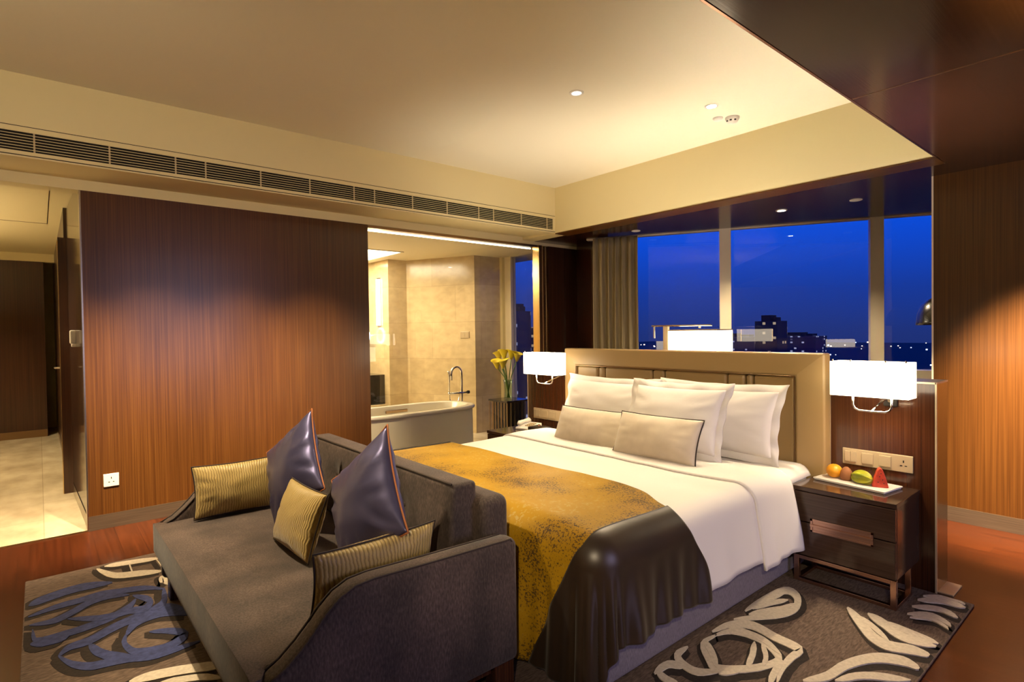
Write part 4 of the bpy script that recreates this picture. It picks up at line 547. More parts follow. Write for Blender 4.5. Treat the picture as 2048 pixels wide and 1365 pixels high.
# pillows
PG = 'pillows against the headboard'
pillow('pillow', 'sham', (-2.97, 3.47, .885), (1, -.02, 0), (0, .34, 1), .88, .42, .22, .075, 1, .014, .045, label='white pillow at the left end of the headboard behind a beige cushion', cat='pillow', group=PG)
pillow('pillow', 'sham', (-2.05, 3.52, .885), (1, .03, 0), (0, .30, 1), .84, .43, .22, .075, 4, .014, .05, label='white pillow at the right end, leaning flat on the headboard', cat='pillow', group=PG)
pillow('pillow', 'sham', (-2.205, 3.27, .90), (1, .06, .0), (0, .42, 1), .68, .44, .20, .075, 8, .016, .045, label='white pillow in the middle, in front of the other two white ones', cat='pillow', group=PG)
CG = 'beige lumbar cushions'
pillow('cushion', 'beige_velvet', (-2.81, 3.11, .775), (1, .03, -.0), (0, .42, 1), .66, .29, .17, .05, 3, .008, cord=('dark_cord', .004), label='beige lumbar cushion on the left, before the left white pillow', cat='cushion', group=CG)
pillow('cushion', 'beige_velvet', (-2.185, 3.045, .80), (1, .03, .0), (0, .42, 1), .62, .29, .17, .05, 5, .008, cord=('dark_cord', .004), label='beige lumbar cushion on the right, before the middle white pillow', cat='cushion', group=CG)

# ------------------------------------------------------------------ sofa
X0, X1 = -3.72, -1.76
sofa = thing('sofa', 'brown-grey velvet two-seat sofa with scooped arms at the foot of the bed', 'sofa', ((X0 + X1) / 2, 1.0, 0))
prof = [(1.50, .14), (1.50, .640), (1.46, .652), (1.1, .660), (.86, .668), (.79, .662), (.735, .638), (.69, .60), (.65, .555), (.61, .515), (.56, .475), (.50, .445), (.50, .14)]
for xa in (X0, X1 - .085):
    m = MB().prism(prof, 'x', xa, xa + .085)
    am = m.build('arm', 'velvet', sofa, bevel=.028, seg=4, smooth=True)
    for xx in (xa + .006, xa + .079):
        MB().tube([(xx, y, z - .004) for y, z in [(1.47, .640)] + prof[2:-1]], .0045, 6).build('piping', 'velvet_pipe', am, loc=(0, 0, 0), smooth=True)
box('base', (X0 + .08, .55, .14), (X1 - .08, 1.40, .30), 'velvet', sofa, bevel=.015)
# seat cushion: crowned, reaches forward of the arms
seat = MB()
def seat_pt(a, b):
    x = X0 + .035 + (X1 - X0 - .07) * a; y = .465 + (1.30 - .465) * b
    if b > .055: x = max(X0 + .09, min(X1 - .09, x))
    return Vector((x, y, .452 + .022 * sin(pi * a) ** .5 * sin(pi * min(1, b * .9 + .08)) + .004 * noise.noise(Vector((x * 4, y * 4, 0)))))
A_, B_ = lin(0, 1, 36), lin(0, 1, 28)
seat.grid(seat_pt, A_, B_); seat.grid(lambda a, b: Vector((seat_pt(a, b).x, seat_pt(a, b).y, .30)), A_, B_, flip=True)
for e in ([(a, 0) for a in A_], [(1, b) for b in B_], [(a, 1) for a in A_[::-1]], [(0, b) for b in B_[::-1]]):
    n = len(e); seat.add([seat_pt(*q) for q in e] + [Vector((seat_pt(*q).x, seat_pt(*q).y, .30)) for q in e], [(i, i + 1, n + i + 1, n + i) for i in range(n - 1)])
seat.build('seat_cushion', 'velvet', sofa, weld=.0005, bevel=.032, seg=5, smooth=True)
MB().prism([(.475, .30), (.52, .145), (.60, .145), (.60, .30)], 'x', X0 + .04, X1 - .04).build('front_rail', 'velvet', sofa, bevel=.012)
box('back', (X0 + .06, 1.40, .14), (X1 - .10, 1.545, .80), 'velvet', sofa, bevel=.045, seg=5, smooth=True)
bk = MB(); bx0, bx1 = -3.53, -1.94
def back_pt(a, b):
    x = bx0 + (bx1 - bx0) * a; z = .46 + (.862 - .46) * b
    y = 1.275 + .03 * b
    for cx in (-3.13, -2.74, -2.35): y += .022 * math.exp(-((x - cx) ** 2 + (z - .69) ** 2) / .0035)
    y -= .014 * sin(pi * a) ** .4 * sin(pi * b) ** .5
    return Vector((x, y, z))
A_, B_ = lin(0, 1, 60), lin(0, 1, 22)
bk.grid(back_pt, A_, B_); bk.grid(lambda a, b: Vector((back_pt(a, b).x, 1.425, back_pt(a, b).z)), A_, B_, flip=True)
for e in ([(a, 0) for a in A_], [(1, b) for b in B_], [(a, 1) for a in A_[::-1]], [(0, b) for b in B_[::-1]]):
    n = len(e); bk.add([back_pt(*q) for q in e] + [Vector((back_pt(*q).x, 1.425, back_pt(*q).z)) for q in e], [(i, i + 1, n + i + 1, n + i) for i in range(n - 1)])
bko = bk.build('back_cushion', 'velvet', sofa, weld=.0005, bevel=.034, seg=5, smooth=True)
for cx in (-3.13, -2.74, -2.35): MB().ball((cx, 1.305, .69), (.014, .008, .014), 12, 8).build('button', 'velvet_pipe', bko, loc=(0, 0, 0), smooth=True)
MB().tube([back_pt(a, 1) + Vector((0, -.001, .001)) for a in lin(0.01, .99, 30)], .005, 6).build('piping', 'velvet_pipe', bko, loc=(0, 0, 0), smooth=True)
for x, y in ((X0 + .06, .58), (X1 - .06, .58), (X0 + .06, 1.44), (X1 - .06, 1.44)):
    MB().prism([(x - .035, y - .05), (x + .035, y - .05), (x + .035, y + .05), (x - .035, y + .05)], 'z', .0155, .15).build('leg', 'veneer_panel', sofa, bevel=.006)
box('plinth', (X0 + .05, .60, .10), (X1 - .05, 1.48, .145), 'veneer_panel', sofa)
BG = 'navy satin cushions'; 
r1 = (cos(radians(45 + 6)), -.06, -sin(radians(45 + 6)))
def diamond(c, roll, lean, yaw, **k):
    """square cushion standing on a corner: roll in its own plane, lean back, yaw about the vertical"""
    F = Matrix.Rotation(yaw, 4, 'Z') @ Matrix.Rotation(-lean, 4, 'X'); R = Matrix.Rotation(roll, 4, 'Y')
    r = F @ R @ Vector((1, 0, 0)); u = F @ R @ Vector((0, 0, 1)); return pillow('cushion', 'blue_satin', c, r, u, **k)
diamond((-3.10, 1.045, .765), radians(45 + 8), radians(15), radians(9), w=.475, h=.475, t=.17, pinch=.09, seed=2, wr=.03, cord=('orange_cord', .004), label='navy satin cushion with orange piping, by the left arm of the sofa', cat='cushion', group=BG, power=.5)
diamond((-2.195, 1.035, .785), radians(45 + 6), radians(15), radians(3), w=.475, h=.475, t=.18, pinch=.09, seed=6, wr=.028, cord=('orange_cord', .004), label='navy satin cushion with orange piping, nearer the right arm of the sofa', cat='cushion', group=BG, power=.5)
GG = 'ribbed gold cushions'
pillow('cushion', 'gold_rib', (-2.68, .925, .63), (1, .02, .01), (0, .34, 1), .44, .30, .13, .06, 3, .009, cord=('dark_cord', .0035), label='ribbed gold cushion standing between the two navy cushions on the sofa', cat='cushion', group=GG)
pillow('cushion', 'gold_rib', (-3.54, .86, .615), (.04, 1, 0), (-.20, 0, 1), .44, .29, .13, .06, 7, .009, cord=('dark_cord', .0035), label='ribbed gold cushion propped on the left arm of the sofa', cat='cushion', group=GG)
pillow('cushion', 'gold_rib', (-1.945, .95, .60), (-.04, 1, 0), (.20, 0, 1), .50, .29, .13, .06, 9, .009, cord=('dark_cord', .0035), label='ribbed gold cushion tucked inside the right arm of the sofa', cat='cushion', group=GG)
# ------------------------------------------------------------------ nightstands
def nightstand(x0, x1, y0, y1, zt, label, notch=False):
    t = thing('nightstand', label, 'nightstand', ((x0 + x1) / 2, (y0 + y1) / 2, 0), 'nightstands beside the bed')
    zb = .168
    def ell(e, ya):      # plan of the carcass, notched where the headboard end stands behind it
        if notch: return [(x0 + e, ya), (x1 - e, ya), (x1 - e, y1), (-1.403, y1), (-1.403, 3.664), (x0 + e, 3.664)]
        return [(x0 + e, ya), (x1 - e, ya), (x1 - e, y1), (x0 + e, y1)]
    MB().prism(ell(.004, y0 + .022), 'z', zb, zt - .026).build('cabinet', 'veneer_gloss', t, bevel=.003)
    MB().prism(ell(0, y0), 'z', zt - .026, zt).build('top', 'veneer_gloss', t, bevel=.003)
    zm = .369
    for a, b in ((zb + .004, zm - .003), (zm + .003, zt - .030)):
        box('drawer', (x0 + .006, y0 + .002, a), (x1 - .006, y0 + .024, b), 'veneer_gloss', t, bevel=.003)
    h = MB(); w = x1 - x0; hx0, hx1 = x0 + w * .19, x1 - w * .20
    for lo, hi in (((hx0, y0 - .004, .384), (hx1, y0 + .004, .398)), ((hx0, y0 - .004, .322), (hx1, y0 + .004, .334)), ((hx0, y0 - .004, .322), (hx0 + .014, y0 + .004, .398)), ((hx1 - .014, y0 - .004, .322), (hx1, y0 + .004, .398)), ((hx0, y0 - .009, .352), (hx1, y0 + .004, .366))): h.box(lo, hi)
    h.box((hx0, y0 - .001, .322), (hx1, y0 + .003, .398))
    h.build('handle', 'rose_metal', t, bevel=.0015)
    f = .028
    for ya in (y0 + .004, (3.66 if notch else y1) - f):
        for xa in (x0 + .004, x1 - .004 - f): box('leg', (xa, ya, .0135), (xa + f, ya + f, zb), 'rose_metal', t, bevel=.002)
        box('rail', (x0 + .004 + f, ya, zb - .022), (x1 - .004 - f, ya + f, zb), 'rose_metal', t, bevel=.002)
        box('rail', (x0 + .004 + f, ya, .0135), (x1 - .004 - f, ya + f, .033), 'rose_metal', t, bevel=.002)
    for xa in (x0 + .004, x1 - .004 - f): box('rail', (xa, y0 + .004 + f, .0135), (xa + f, (3.66 if notch else y1) - f, .033), 'rose_metal', t, bevel=.002)
    return t
nightstand(-1.47, -.943, 3.382, 3.79, .573, 'glossy dark brown two-drawer nightstand under the fruit plate', True)
nightstand(-4.19, -3.66, 3.20, 3.78, .573, 'glossy dark brown nightstand with a telephone on top, left of the bed')

# ------------------------------------------------------------------ wall lamps
def wall_lamp(xc, hw, y0, y1, z0, z1, xm, label):
    t = thing('wall_lamp', label, 'lamp', (xm, 3.795, z0 - .08), 'bedside wall lamps')
    s = MB()
    for lo, hi in (((xc - hw, y0, z0), (xc + hw, y0 + .004, z1)), ((xc - hw, y1 - .004, z0), (xc + hw, y1, z1)), ((xc - hw, y0 + .004, z0), (xc - hw + .004, y1 - .004, z1)), ((xc + hw - .004, y0 + .004, z0), (xc + hw, y1 - .004, z1))): s.box(lo, hi)
    so = s.build('lamp_shade', 'shade', t)
    for dx in (-hw + .012, -hw * .45, hw * .45, hw - .012):
        MB().tube([(xc + dx, y0 + .006, z1 - .002), (xc + dx, y0 + .006, z1 + .012)], .0045, 8).build('finial', 'steel', so, loc=(0, 0, 0))
    ym = (y0 + y1) / 2; a = hw * .50; zb = z0 - .085
    pts = [(xc - a, ym, z0 + .004), (xc - a, ym, zb + .03), (xc - a + .01, ym, zb + .01), (xc - a + .03, ym, zb), (xc, ym, zb - .002), (xc + a - .03, ym, zb), (xc + a - .01, ym, zb + .01), (xc + a, ym, zb + .03), (xc + a, ym, z0 + .004)]
    MB().tube(pts, .006, 8).build('arm', 'chrome', t, smooth=True)
    p2 = [(xc, ym, zb)] + [(xc + (xm - xc) * k, ym + (3.782 - ym) * k, zb + .06 * sin(k * pi / 2)) for k in (.15, .35, .6, .8, 1)]
    MB().tube(p2, .006, 8).build('arm', 'chrome', t, smooth=True)
    m = box('mount', (xm - .035, 3.778, z0 - .075), (xm + .035, 3.797, z0 - .005), 'black_plastic', t, bevel=.004)
    MB().lathe([(.011, 0), (.011, .012), (.008, .014)], (0, 0, 0), 14).build('knob', 'steel', m, loc=(0, 0, 0)).data.transform(Matrix.Translation((xm, 3.778, z0 - .04)) @ Matrix.Rotation(pi / 2, 4, 'X'))
    return t
wall_lamp(-1.114, .192, 3.50, 3.64, 1.108, 1.302, -1.085, 'glowing box-shade wall lamp over the nightstand with the fruit plate')
wall_lamp(-3.655, .205, 3.38, 3.51, 1.112, 1.305, -3.70, 'glowing box-shade wall lamp over the nightstand with the telephone')
# switch plates on the partition
def wall_plate(x0, x1, z0, z1, label, y=3.795):
    t = thing('wall_switch', label, 'switch', ((x0 + x1) / 2, y, z0), 'bedside switch plates')
    box('plate', (x0, y - .009, z0), (x1, y + .001, z1), 'champagne', t, bevel=.003)
    w = (x1 - x0) / 4; h = z1 - z0
    for i in range(3):
        n = 2 if i == 0 else 1; a = x0 + i * w + .014; ww = (w - .028) / n
        for k in range(n): box('rocker', (a + k * ww + .001, y - .017, z0 + .018), (a + (k + 1) * ww - .001, y - .008, z1 - .016), 'champagne', t, bevel=.002)
    c = x0 + 3.5 * w; zc = (z0 + z1) / 2
    for a, b, d, e in ((-.003, .003, .006, .02), (-.017, -.006, -.014, -.009), (.006, .017, -.014, -.009)): box('socket_hole', (c + a, y - .0096, zc + d), (c + b, y - .0088, zc + e), 'black_plastic', t)
wall_plate(-1.342, -.976, .658, .755, 'beige four-gang switch and socket plate above the fruit plate')
wall_plate(-4.18, -3.74, .630, .732, 'beige switch plate behind the telephone on the left nightstand')
t = thing('wall_socket', 'white single wall socket low on the reddish wood wall', 'socket', (XW, .41, .33))
box('plate', (XW - .001, .362, .325), (XW + .010, .462, .425), 'white_plastic', t, bevel=.003)
for a, b, d, e in ((.409, .415, .385, .400), (.393, .403, .358, .364), (.421, .431, .358, .364)): box('socket_hole', (XW + .0095, a, d), (XW + .0105, b, e), 'black_plastic', t)
t = thing('wall_phone', 'small pale handset hung on the glossy corridor wall', 'intercom', (-6.2, .24, 1.45))
MB().box((-6.235, .205, 1.44), (-6.165, .250, 1.56)).build('handset', 'white_plastic', t, bevel=.012, seg=3)
MB().box((-6.245, .215, 1.415), (-6.155, .25, 1.442)).build('cradle', 'white_plastic', t, bevel=.006)

# ------------------------------------------------------------------ things on the nightstands
ZN = .573
t = thing('serving_plate', 'long white rectangular plate holding four pieces of fruit', 'plate', (-1.23, 3.66, ZN))
PR = Matrix.Translation((-1.225, 3.665, 0)) @ Matrix.Rotation(radians(-8), 4, 'Z')
m = MB(); m.box((-.195, -.10, ZN + .001), (.195, .10, ZN + .007), PR); m.box((-.20, -.105, ZN + .007), (.20, .105, ZN + .016), PR); m.build('dish', 'ceramic', t, bevel=.003)
zf = ZN + .016
FG = 'fruit on the plate'
t = thing('orange', 'whole orange at the left end of the white plate', 'fruit', (-1.345, 3.665, zf), FG)
o = MB().ball((-1.345, 3.665, zf + .041), (.044, .044, .041), 24, 16).build('flesh', 'orange_skin', t, smooth=True); MB().ball((-1.345, 3.665, zf + .0815), (.005, .005, .002), 8, 5).build('navel', 'stem_green', o, loc=(0, 0, 0))
t = MB().lathe([(.026, 0), (.033, .012), (.034, .03), (.030, .05), (.021, .068), (.008, .078), (.001, .079)], (-1.275, 3.655, zf), 20).build('salak_fruit', 'kiwi_skin', None, loc=(-1.275, 3.655, zf), smooth=True)
tag(t, 'small reddish-brown tapered fruit between the orange and the star fruit', 'fruit', FG)
sf = MB(); n = 60
pr = []
def star(d):
    return 1
F_ = Matrix.Translation((-1.185, 3.63, zf + .036)) @ Matrix.Rotation(radians(-18), 4, 'Z') @ Matrix.Rotation(radians(90), 4, 'Y') @ Matrix.Rotation(radians(18), 4, 'Z')
v = []; f = []; NS = 14
for i in range(NS):
    z = -.062 + .124 * i / (NS - 1); env = max(.02, (1 - (z / .064) ** 2)) ** .55
    for k in range(n):
        a = 2 * pi * k / n; r = (.028 + .016 * (0.5 + .5 * cos(5 * a)) ** 1.5) * env
        v.append(F_ @ Vector((r * cos(a), r * sin(a), z)))
for i in range(NS - 1): f += [(i * n + k, i * n + (k + 1) % n, (i + 1) * n + (k + 1) % n, (i + 1) * n + k) for k in range(n)]
f += [tuple(range(n - 1, -1, -1)), tuple((NS - 1) * n + k for k in range(n))]
sf.add(v, f); tag(sf.build('star_fruit', 'star_skin', None, loc=(-1.185, 3.63, zf), smooth=True), 'green star fruit lying on its side on the white plate', 'fruit', FG)
t = thing('watermelon_wedge', 'red watermelon wedge standing on end at the right of the plate', 'fruit', (-1.095, 3.635, zf), FG)
w_ = MB(); w_.prism([(-.040, 0), (.040, 0), (.028, .05), (.012, .098), (.004, .108), (-.004, .108), (-.014, .095), (-.030, .045)], 'y', -.022, .022)
MT = Matrix.Translation((-1.095, 3.635, zf)) @ Matrix.Rotation(radians(25), 4, 'Z'); w_.v = [MT @ p for p in w_.v]; wo = w_.build('flesh', 'melon', t, bevel=.006, seg=3)
sd = MB()
for px_, pz in ((-.012, .03), (.01, .045), (-.004, .062), (.016, .025), (.002, .08)): sd.ball(MT @ Vector((px_, -.0225, pz)), (.0025, .0015, .004), 8, 5)
sd.build('seeds', 'seed', wo, loc=(0, 0, 0))
t = thing('telephone', 'cream bedside telephone on the left nightstand', 'telephone', (-3.98, 3.52, ZN))
MT = Matrix.Translation((-3.98, 3.54, ZN)) @ Matrix.Rotation(radians(12), 4, 'Z')
m = MB().prism([(-.10, .001), (.10, .001), (.10, .050), (.02, .042), (-.10, .022)], 'x', -.085, .085); m.v = [MT @ p for p in m.v]; m.build('body', 'ceramic', t, bevel=.008, seg=3)
m = MB().tube([(-.052, -.085, .045), (-.052, -.07, .060), (-.052, 0, .068), (-.052, .07, .070), (-.052, .09, .058)], [.02, .024, .016, .024, .02], 12); m.v = [MT @ p for p in m.v]; m.build('handset', 'ceramic', t, smooth=True)
m = MB()
for a in range(3):
    for b in range(4): m.box((.0 + a * .024, -.06 + b * .028, .034 + b * .003), (.016 + a * .024, -.044 + b * .028, .044 + b * .003))
m.v = [MT @ p for p in m.v]; m.build('keypad', 'champagne', t, bevel=.002)
t = thing('remote_box', 'low black box with a pale knob beside the telephone', 'box', (-3.74, 3.47, ZN))
MT = Matrix.Translation((-3.755, 3.47, ZN)) @ Matrix.Rotation(radians(8), 4, 'Z'); m = MB().box((-.085, -.065, .001), (.085, .065, .055), MT); m.build('case', 'black_plastic', t, bevel=.006, seg=3)
m = MB().lathe([(.012, 0), (.013, .01), (.009, .018)], (-3.77, 3.48, ZN + .054), 16); m.build('knob', 'rose_metal', t, smooth='auto')

# ------------------------------------------------------------------ desk and lamps behind the headboard
t = thing('desk', 'dark wood desk behind the headboard partition, carrying the swing-arm lamp', 'desk', (-2.7, 4.4, 0))
box('desk_top', (-3.7, 4.06, .71), (-1.6, 4.72, .75), 'desk_top', t, bevel=.004)
for x in (-3.66, -1.68): box('side_panel', (x, 4.09, .001), (x + .04, 4.69, .71), 'veneer_panel', t)
t = thing('desk_lamp', 'swing-arm desk lamp with white box shade rising above the headboard', 'lamp', (-2.93, 4.25, .75))
box('base', (-3.02, 4.17, .751), (-2.84, 4.33, .775), 'steel', t, bevel=.004)
MB().prism([(-2.955, 4.235), (-2.905, 4.235), (-2.905, 4.262), (-2.955, 4.262)], 'z', .775, 1.525).build('post', 'champagne', t, bevel=.003)
MB().box((-3.08, 4.238, 1.522), (-2.49, 4.258, 1.536)).build('arm', 'steel', t, bevel=.002)
MB().tube([(-3.055, 4.248, 1.522), (-3.055, 4.248, 1.42)], .008, 8).build('counterweight', 'steel', t)
MB().tube([(-2.60, 4.248, 1.522), (-2.60, 4.248, 1.505)], .010, 8).build('stem', 'steel', t)
s = MB(); hx, hy, z0, z1 = .225, .12, 1.30, 1.492; cx, cy = -2.60, 4.248
for lo, hi in (((cx - hx, cy - hy, z0), (cx + hx, cy - hy + .004, z1)), ((cx - hx, cy + hy - .004, z0), (cx + hx, cy + hy, z1)), ((cx - hx, cy - hy, z0), (cx - hx + .004, cy + hy, z1)), ((cx + hx - .004, cy - hy, z0), (cx + hx, cy + hy, z1))): s.box(lo, hi)
so = s.build('lamp_shade', 'shade', t); m = MB()
for lo, hi in (((cx - hx - .002, cy - hy - .002, z1 - .008), (cx + hx + .002, cy - hy + .006, z1 + .002)), ((cx - hx - .002, cy + hy - .006, z1 - .008), (cx + hx + .002, cy + hy + .002, z1 + .002)), ((cx - hx - .002, cy - hy, z1 - .008), (cx - hx + .006, cy + hy, z1 + .002)), ((cx + hx - .006, cy - hy, z1 - .008), (cx + hx + .002, cy + hy, z1 + .002))): m.box(lo, hi)
m.build('shade_rim', 'champagne', so, loc=(0, 0, 0))
t = thing('floor_lamp', 'black dome-shaded lamp half hidden behind the right wood wall', 'lamp', (-1.17, 5.8, 0))
MB().lathe([(.205, 1.505), (.203, 1.53), (.195, 1.60), (.170, 1.67), (.12, 1.725), (.05, 1.752), (.012, 1.757)], (-1.265, 5.8, 0), 32, cap=False).build('lamp_shade', 'black_lacquer', t, smooth=True, solid=.004)
MB().tube([(-1.265, 5.8, 1.755), (-1.265, 5.8, 1.85), (-1.22, 5.8, 1.93), (-1.12, 5.8, 1.95), (-1.02, 5.8, 1.90), (-1.0, 5.8, 1.8), (-1.0, 5.8, .02)], .010, 10).build('pole', 'black_lacquer', t, smooth=True)
MB().lathe([(.15, .001), (.15, .018), (.14, .024)], (-1.0, 5.8, 0), 32).build('base', 'black_lacquer', t)
# curtain
m = MB(); c0, c1 = Vector((-4.70, 5.285, 0)), Vector((-4.205, 5.535, 0)); n_ = Vector((DY, -DX, 0))
def cur(a, b):
    p = c0 + (c1 - c0) * a; top = min(1, b * 6 + .45) if b < .1 else 1
    z = 2.63 + (.01 - 2.63) * b; w = sin(a * 2 * pi * 6.3 + .5 * sin(b * 3)) * .032 + sin(a * 2 * pi * 14 + 1) * .008 * (1 - b * .5)
    return p + n_ * (w * top + .012 * sin(b * 4 + a * 9)) + Vector((0, 0, z))
m.grid(cur, lin(0, 1, 150), lin(0, 1, 26)); tag(m.build('curtain', 'curtain', None, smooth=True, loc=(-4.45, 5.4, 0), solid=.004), 'taupe pleated curtain gathered at the left edge of the window', 'curtain')

# ------------------------------------------------------------------ ceiling fittings
def downlight(x, y, z, lit, label, group):
    t = thing('ceiling_light', label, 'ceiling light', (x, y, z), group)
    MB().lathe([(.052, 0), (.052, -.004), (.046, -.007), (.036, -.006), (.034, .0)], (x, y, z), 28).build('trim_ring', 'white_plastic', t, smooth='auto')
    MB().lathe([(.034, -.0015), (.034, -.003)], (x, y, z), 24).build('lamp_disc', lit, t)
downlight(-2.79, 2.98, 3.2, 'lamp_dim', 'faint round recessed downlight nearer the middle of the cream ceiling', 'recessed downlights')
downlight(-2.314, 3.968, 3.2, 'lamp_disc', 'bright round recessed downlight in the cream ceiling next to the smoke detector', 'recessed downlights')
downlight(-4.118, 5.386, 2.658, 'white_plastic', 'unlit downlight in the dark window ceiling, beside the curtain', 'window downlights')
downlight(-2.543, 5.638, 2.658, 'lamp_disc', 'bright downlight in the dark ceiling above the middle of the window', 'window downlights')
downlight(-1.915, 5.739, 2.658, 'white_plastic', 'unlit downlight in the dark window ceiling, right of the bright one', 'window downlights')
downlight(-.55, 4.62, 2.658, 'lamp_disc', 'bright downlight in the dark wood ceiling at the right edge', None)
t = thing('smoke_detector', 'white twin-dome smoke detector on the cream ceiling', 'smoke detector', (-2.357, 4.304, 3.2))
MB().lathe([(.055, 0), (.055, -.012), (.046, -.030), (.036, -.042), (.018, -.05)], (-2.335, 4.315, 3.2), 28).build('housing', 'white_plastic', t, smooth='auto')
MB().lathe([(.040, 0), (.040, -.008), (.032, -.018), (.018, -.024)], (-2.415, 4.235, 3.2), 24).build('base', 'white_plastic', t, smooth='auto')
s = MB(); 
for a in (-1.1, -.35, .4): s.box((-.008, -.048, -.036), (.008, -.040, -.026), Matrix.Translation((-2.335, 4.315, 3.2)) @ Matrix.Rotation(a + .6, 4, 'Z'))
s.build('slot', 'black_plastic', t)
# long air grille in the soffit face
t = thing('air_grille', 'long louvred air-conditioning grille set in the cream soffit face', 'air grille', (-4.811, 2.2, 2.77))
XG = -4.811; y0, y1 = -3.4, 4.70
f = MB(); 
for lo, hi in (((XG, y0 - .03, 2.829), (XG + .006, 4.735, 2.860)), ((XG, y0 - .03, 2.680), (XG + .006, 4.735, 2.703)), ((XG, 4.70, 2.703), (XG + .006, 4.735, 2.829))): f.box(lo, hi)
f.build('frame', 'cream_paint', t, bevel=.002)
s = MB(); 
for z in (2.8625, 2.6775): s.box((XG - .001, y0, z - .0025), (XG + .0015, 4.74, z + .0025))
s.build('shadow_line', 'shadow_gap', t)
box('backing', (XG, y0, 2.703), (XG + .001, y1, 2.829), 'dark_void', t)
s = MB()
for i in range(7):
    z = 2.712 + i * .0185
    s.prism([(XG + .001, z + .004), (XG + .011, z + .0005), (XG + .0125, z + .001), (XG + .0125, z + .0042), (XG + .004, z + .0070)], 'y', y0, y1)
s.build('louvre_blades', 'cream_paint', t)
y = -3.2; k = 0
while y < 4.65:
    box('divider', (XG + .001, y, 2.703), (XG + .0075, y + .010, 2.829), 'champagne', t); k += 1; y += .40 if k % 4 else .2

# ------------------------------------------------------------------ bathroom things
t = thing('bathtub', 'freestanding oval white bathtub behind the glass screen', 'bathtub', (-5.97, 3.33, 0))
def oval(hx, hy, z, n=72, p=3.2):
    return [(-5.97 + hx * abs(cos(a)) ** (2 / p) * (1 if cos(a) > 0 else -1), 3.34 + hy * abs(sin(a)) ** (2 / p) * (1 if sin(a) > 0 else -1), z) for a in [2 * pi * k / n for k in range(n)]]
def loft(rings, close0=True, close1=True):
    m = MB(); n = len(rings[0]); v = [p for r in rings for p in r]; f = []
    for i in range(len(rings) - 1): f += [(i * n + k, i * n + (k + 1) % n, (i + 1) * n + (k + 1) % n, (i + 1) * n + k) for k in range(n)]
    if close0: f.append(tuple(range(n - 1, -1, -1)))
    if close1: f.append(tuple((len(rings) - 1) * n + k for k in range(n)))
    m.add(v, f); return m
loft([oval(.385, .88, .006), oval(.39, .885, .05), oval(.385, .88, .50), oval(.385, .88, .545)], True, False).build('skirt', 'tub_skirt', t, smooth='auto')
loft([oval(.385, .88, .545), oval(.405, .90, .55), oval(.412, .907, .565), oval(.408, .903, .585), oval(.395, .89, .592), oval(.34, .82, .592), oval(.325, .80, .58), oval(.30, .74, .40), oval(.26, .66, .20), oval(.20, .55, .16)], False, True).build('rim', 'porcelain', t, smooth=True)
MB().box((-6.290, 3.24, .505), (-6.266, 3.54, .54)).build('grip', 'bronze', t, bevel=.006)
t = thing('tub_faucet', 'chrome floor-standing tub faucet with curved spout and hand shower', 'faucet', (-6.38, 4.42, 0))
y0 = 4.46; xf = -6.40
sp = [(xf, y0, .005), (xf, y0, .92)] + [(xf + .0, y0 - .085 + .085 * cos(radians(a)), .92 + .10 * sin(radians(a))) for a in range(15, 181, 15)] + [(xf, y0 - .17, .84)]
MB().tube(sp, .017, 10).build('spout', 'chrome', t, smooth=True)
MB().tube([(xf, y0 - .22, .66), (xf, y0 + .10, .66)], .016, 10).build('mixer_bar', 'chrome', t, smooth=True)
MB().tube([(xf, y0 - .205, .67), (xf, y0 - .205, .92), (xf, y0 - .215, .97)], [.012, .013, .017], 10).build('hand_shower', 'chrome', t, smooth=True)
MB().tube([(xf, y0 - .20, .66), (xf, y0 - .19, .50), (xf, y0 - .13, .42), (xf, y0 - .07, .5), (xf, y0 - .03, .64)], .007, 8).build('hose', 'chrome', t, smooth=True)
MB().tube([(xf, y0 + .10, .66), (xf, y0 + .125, .66)], .024, 12).build('knob', 'black_plastic', t)
t = thing('side_table', 'small square side table with vertical metal bars holding the flower vase', 'side table', (-6.0, 4.97, 0))
tx0, tx1, ty0, ty1 = -6.20, -5.79, 4.77, 5.17
box('table_top', (tx0, ty0, .535), (tx1, ty1, .56), 'black_lacquer', t, bevel=.003)
for i in range(7):
    for yy in (ty0 + .008, ty1 - .016): box('bar', (tx0 + .01 + i * .0635, yy, .02), (tx0 + .02 + i * .0635, yy + .008, .535), 'bronze', t)
for i in range(1, 6):
    for xx in (tx0 + .01, tx1 - .018): box('bar', (xx, ty0 + .01 + i * .064, .02), (xx + .008, ty0 + .02 + i * .064, .535), 'bronze', t)
box('base', (tx0, ty0, .005), (tx1, ty1, .02), 'bronze', t)
box('core', (tx0 + .05, ty0 + .05, .02), (tx1 - .05, ty1 - .05, .535), 'black_lacquer', t)
vx, vy = -5.98, 4.95
tag(MB().lathe([(.055, .562), (.058, .57), (.052, .66), (.056, .76), (.070, .83), (.066, .83), (.052, .76), (.048, .66), (.050, .575), (.02, .570)], (vx, vy, 0), 24, cap=True).build('vase', 'vase_glass', None, smooth=True, loc=(vx, vy, .562)), 'clear glass vase of yellow flowers on the small table by the bathroom window', 'vase')
fl = [(-.13, -.05, 1.14, 'topmost yellow calla bloom at the left of the vase'), (-.04, -.03, 1.16, 'yellow calla bloom second from the left, standing high'), (.05, .02, 1.16, 'yellow calla bloom high at the right of the vase'), (.11, .07, 1.13, 'yellow calla bloom rightmost in the vase'), (-.06, -.14, 1.03, 'lower yellow calla bloom at the left front of the vase'), (.035, -.12, 1.04, 'lower yellow calla bloom at the middle front of the vase')]
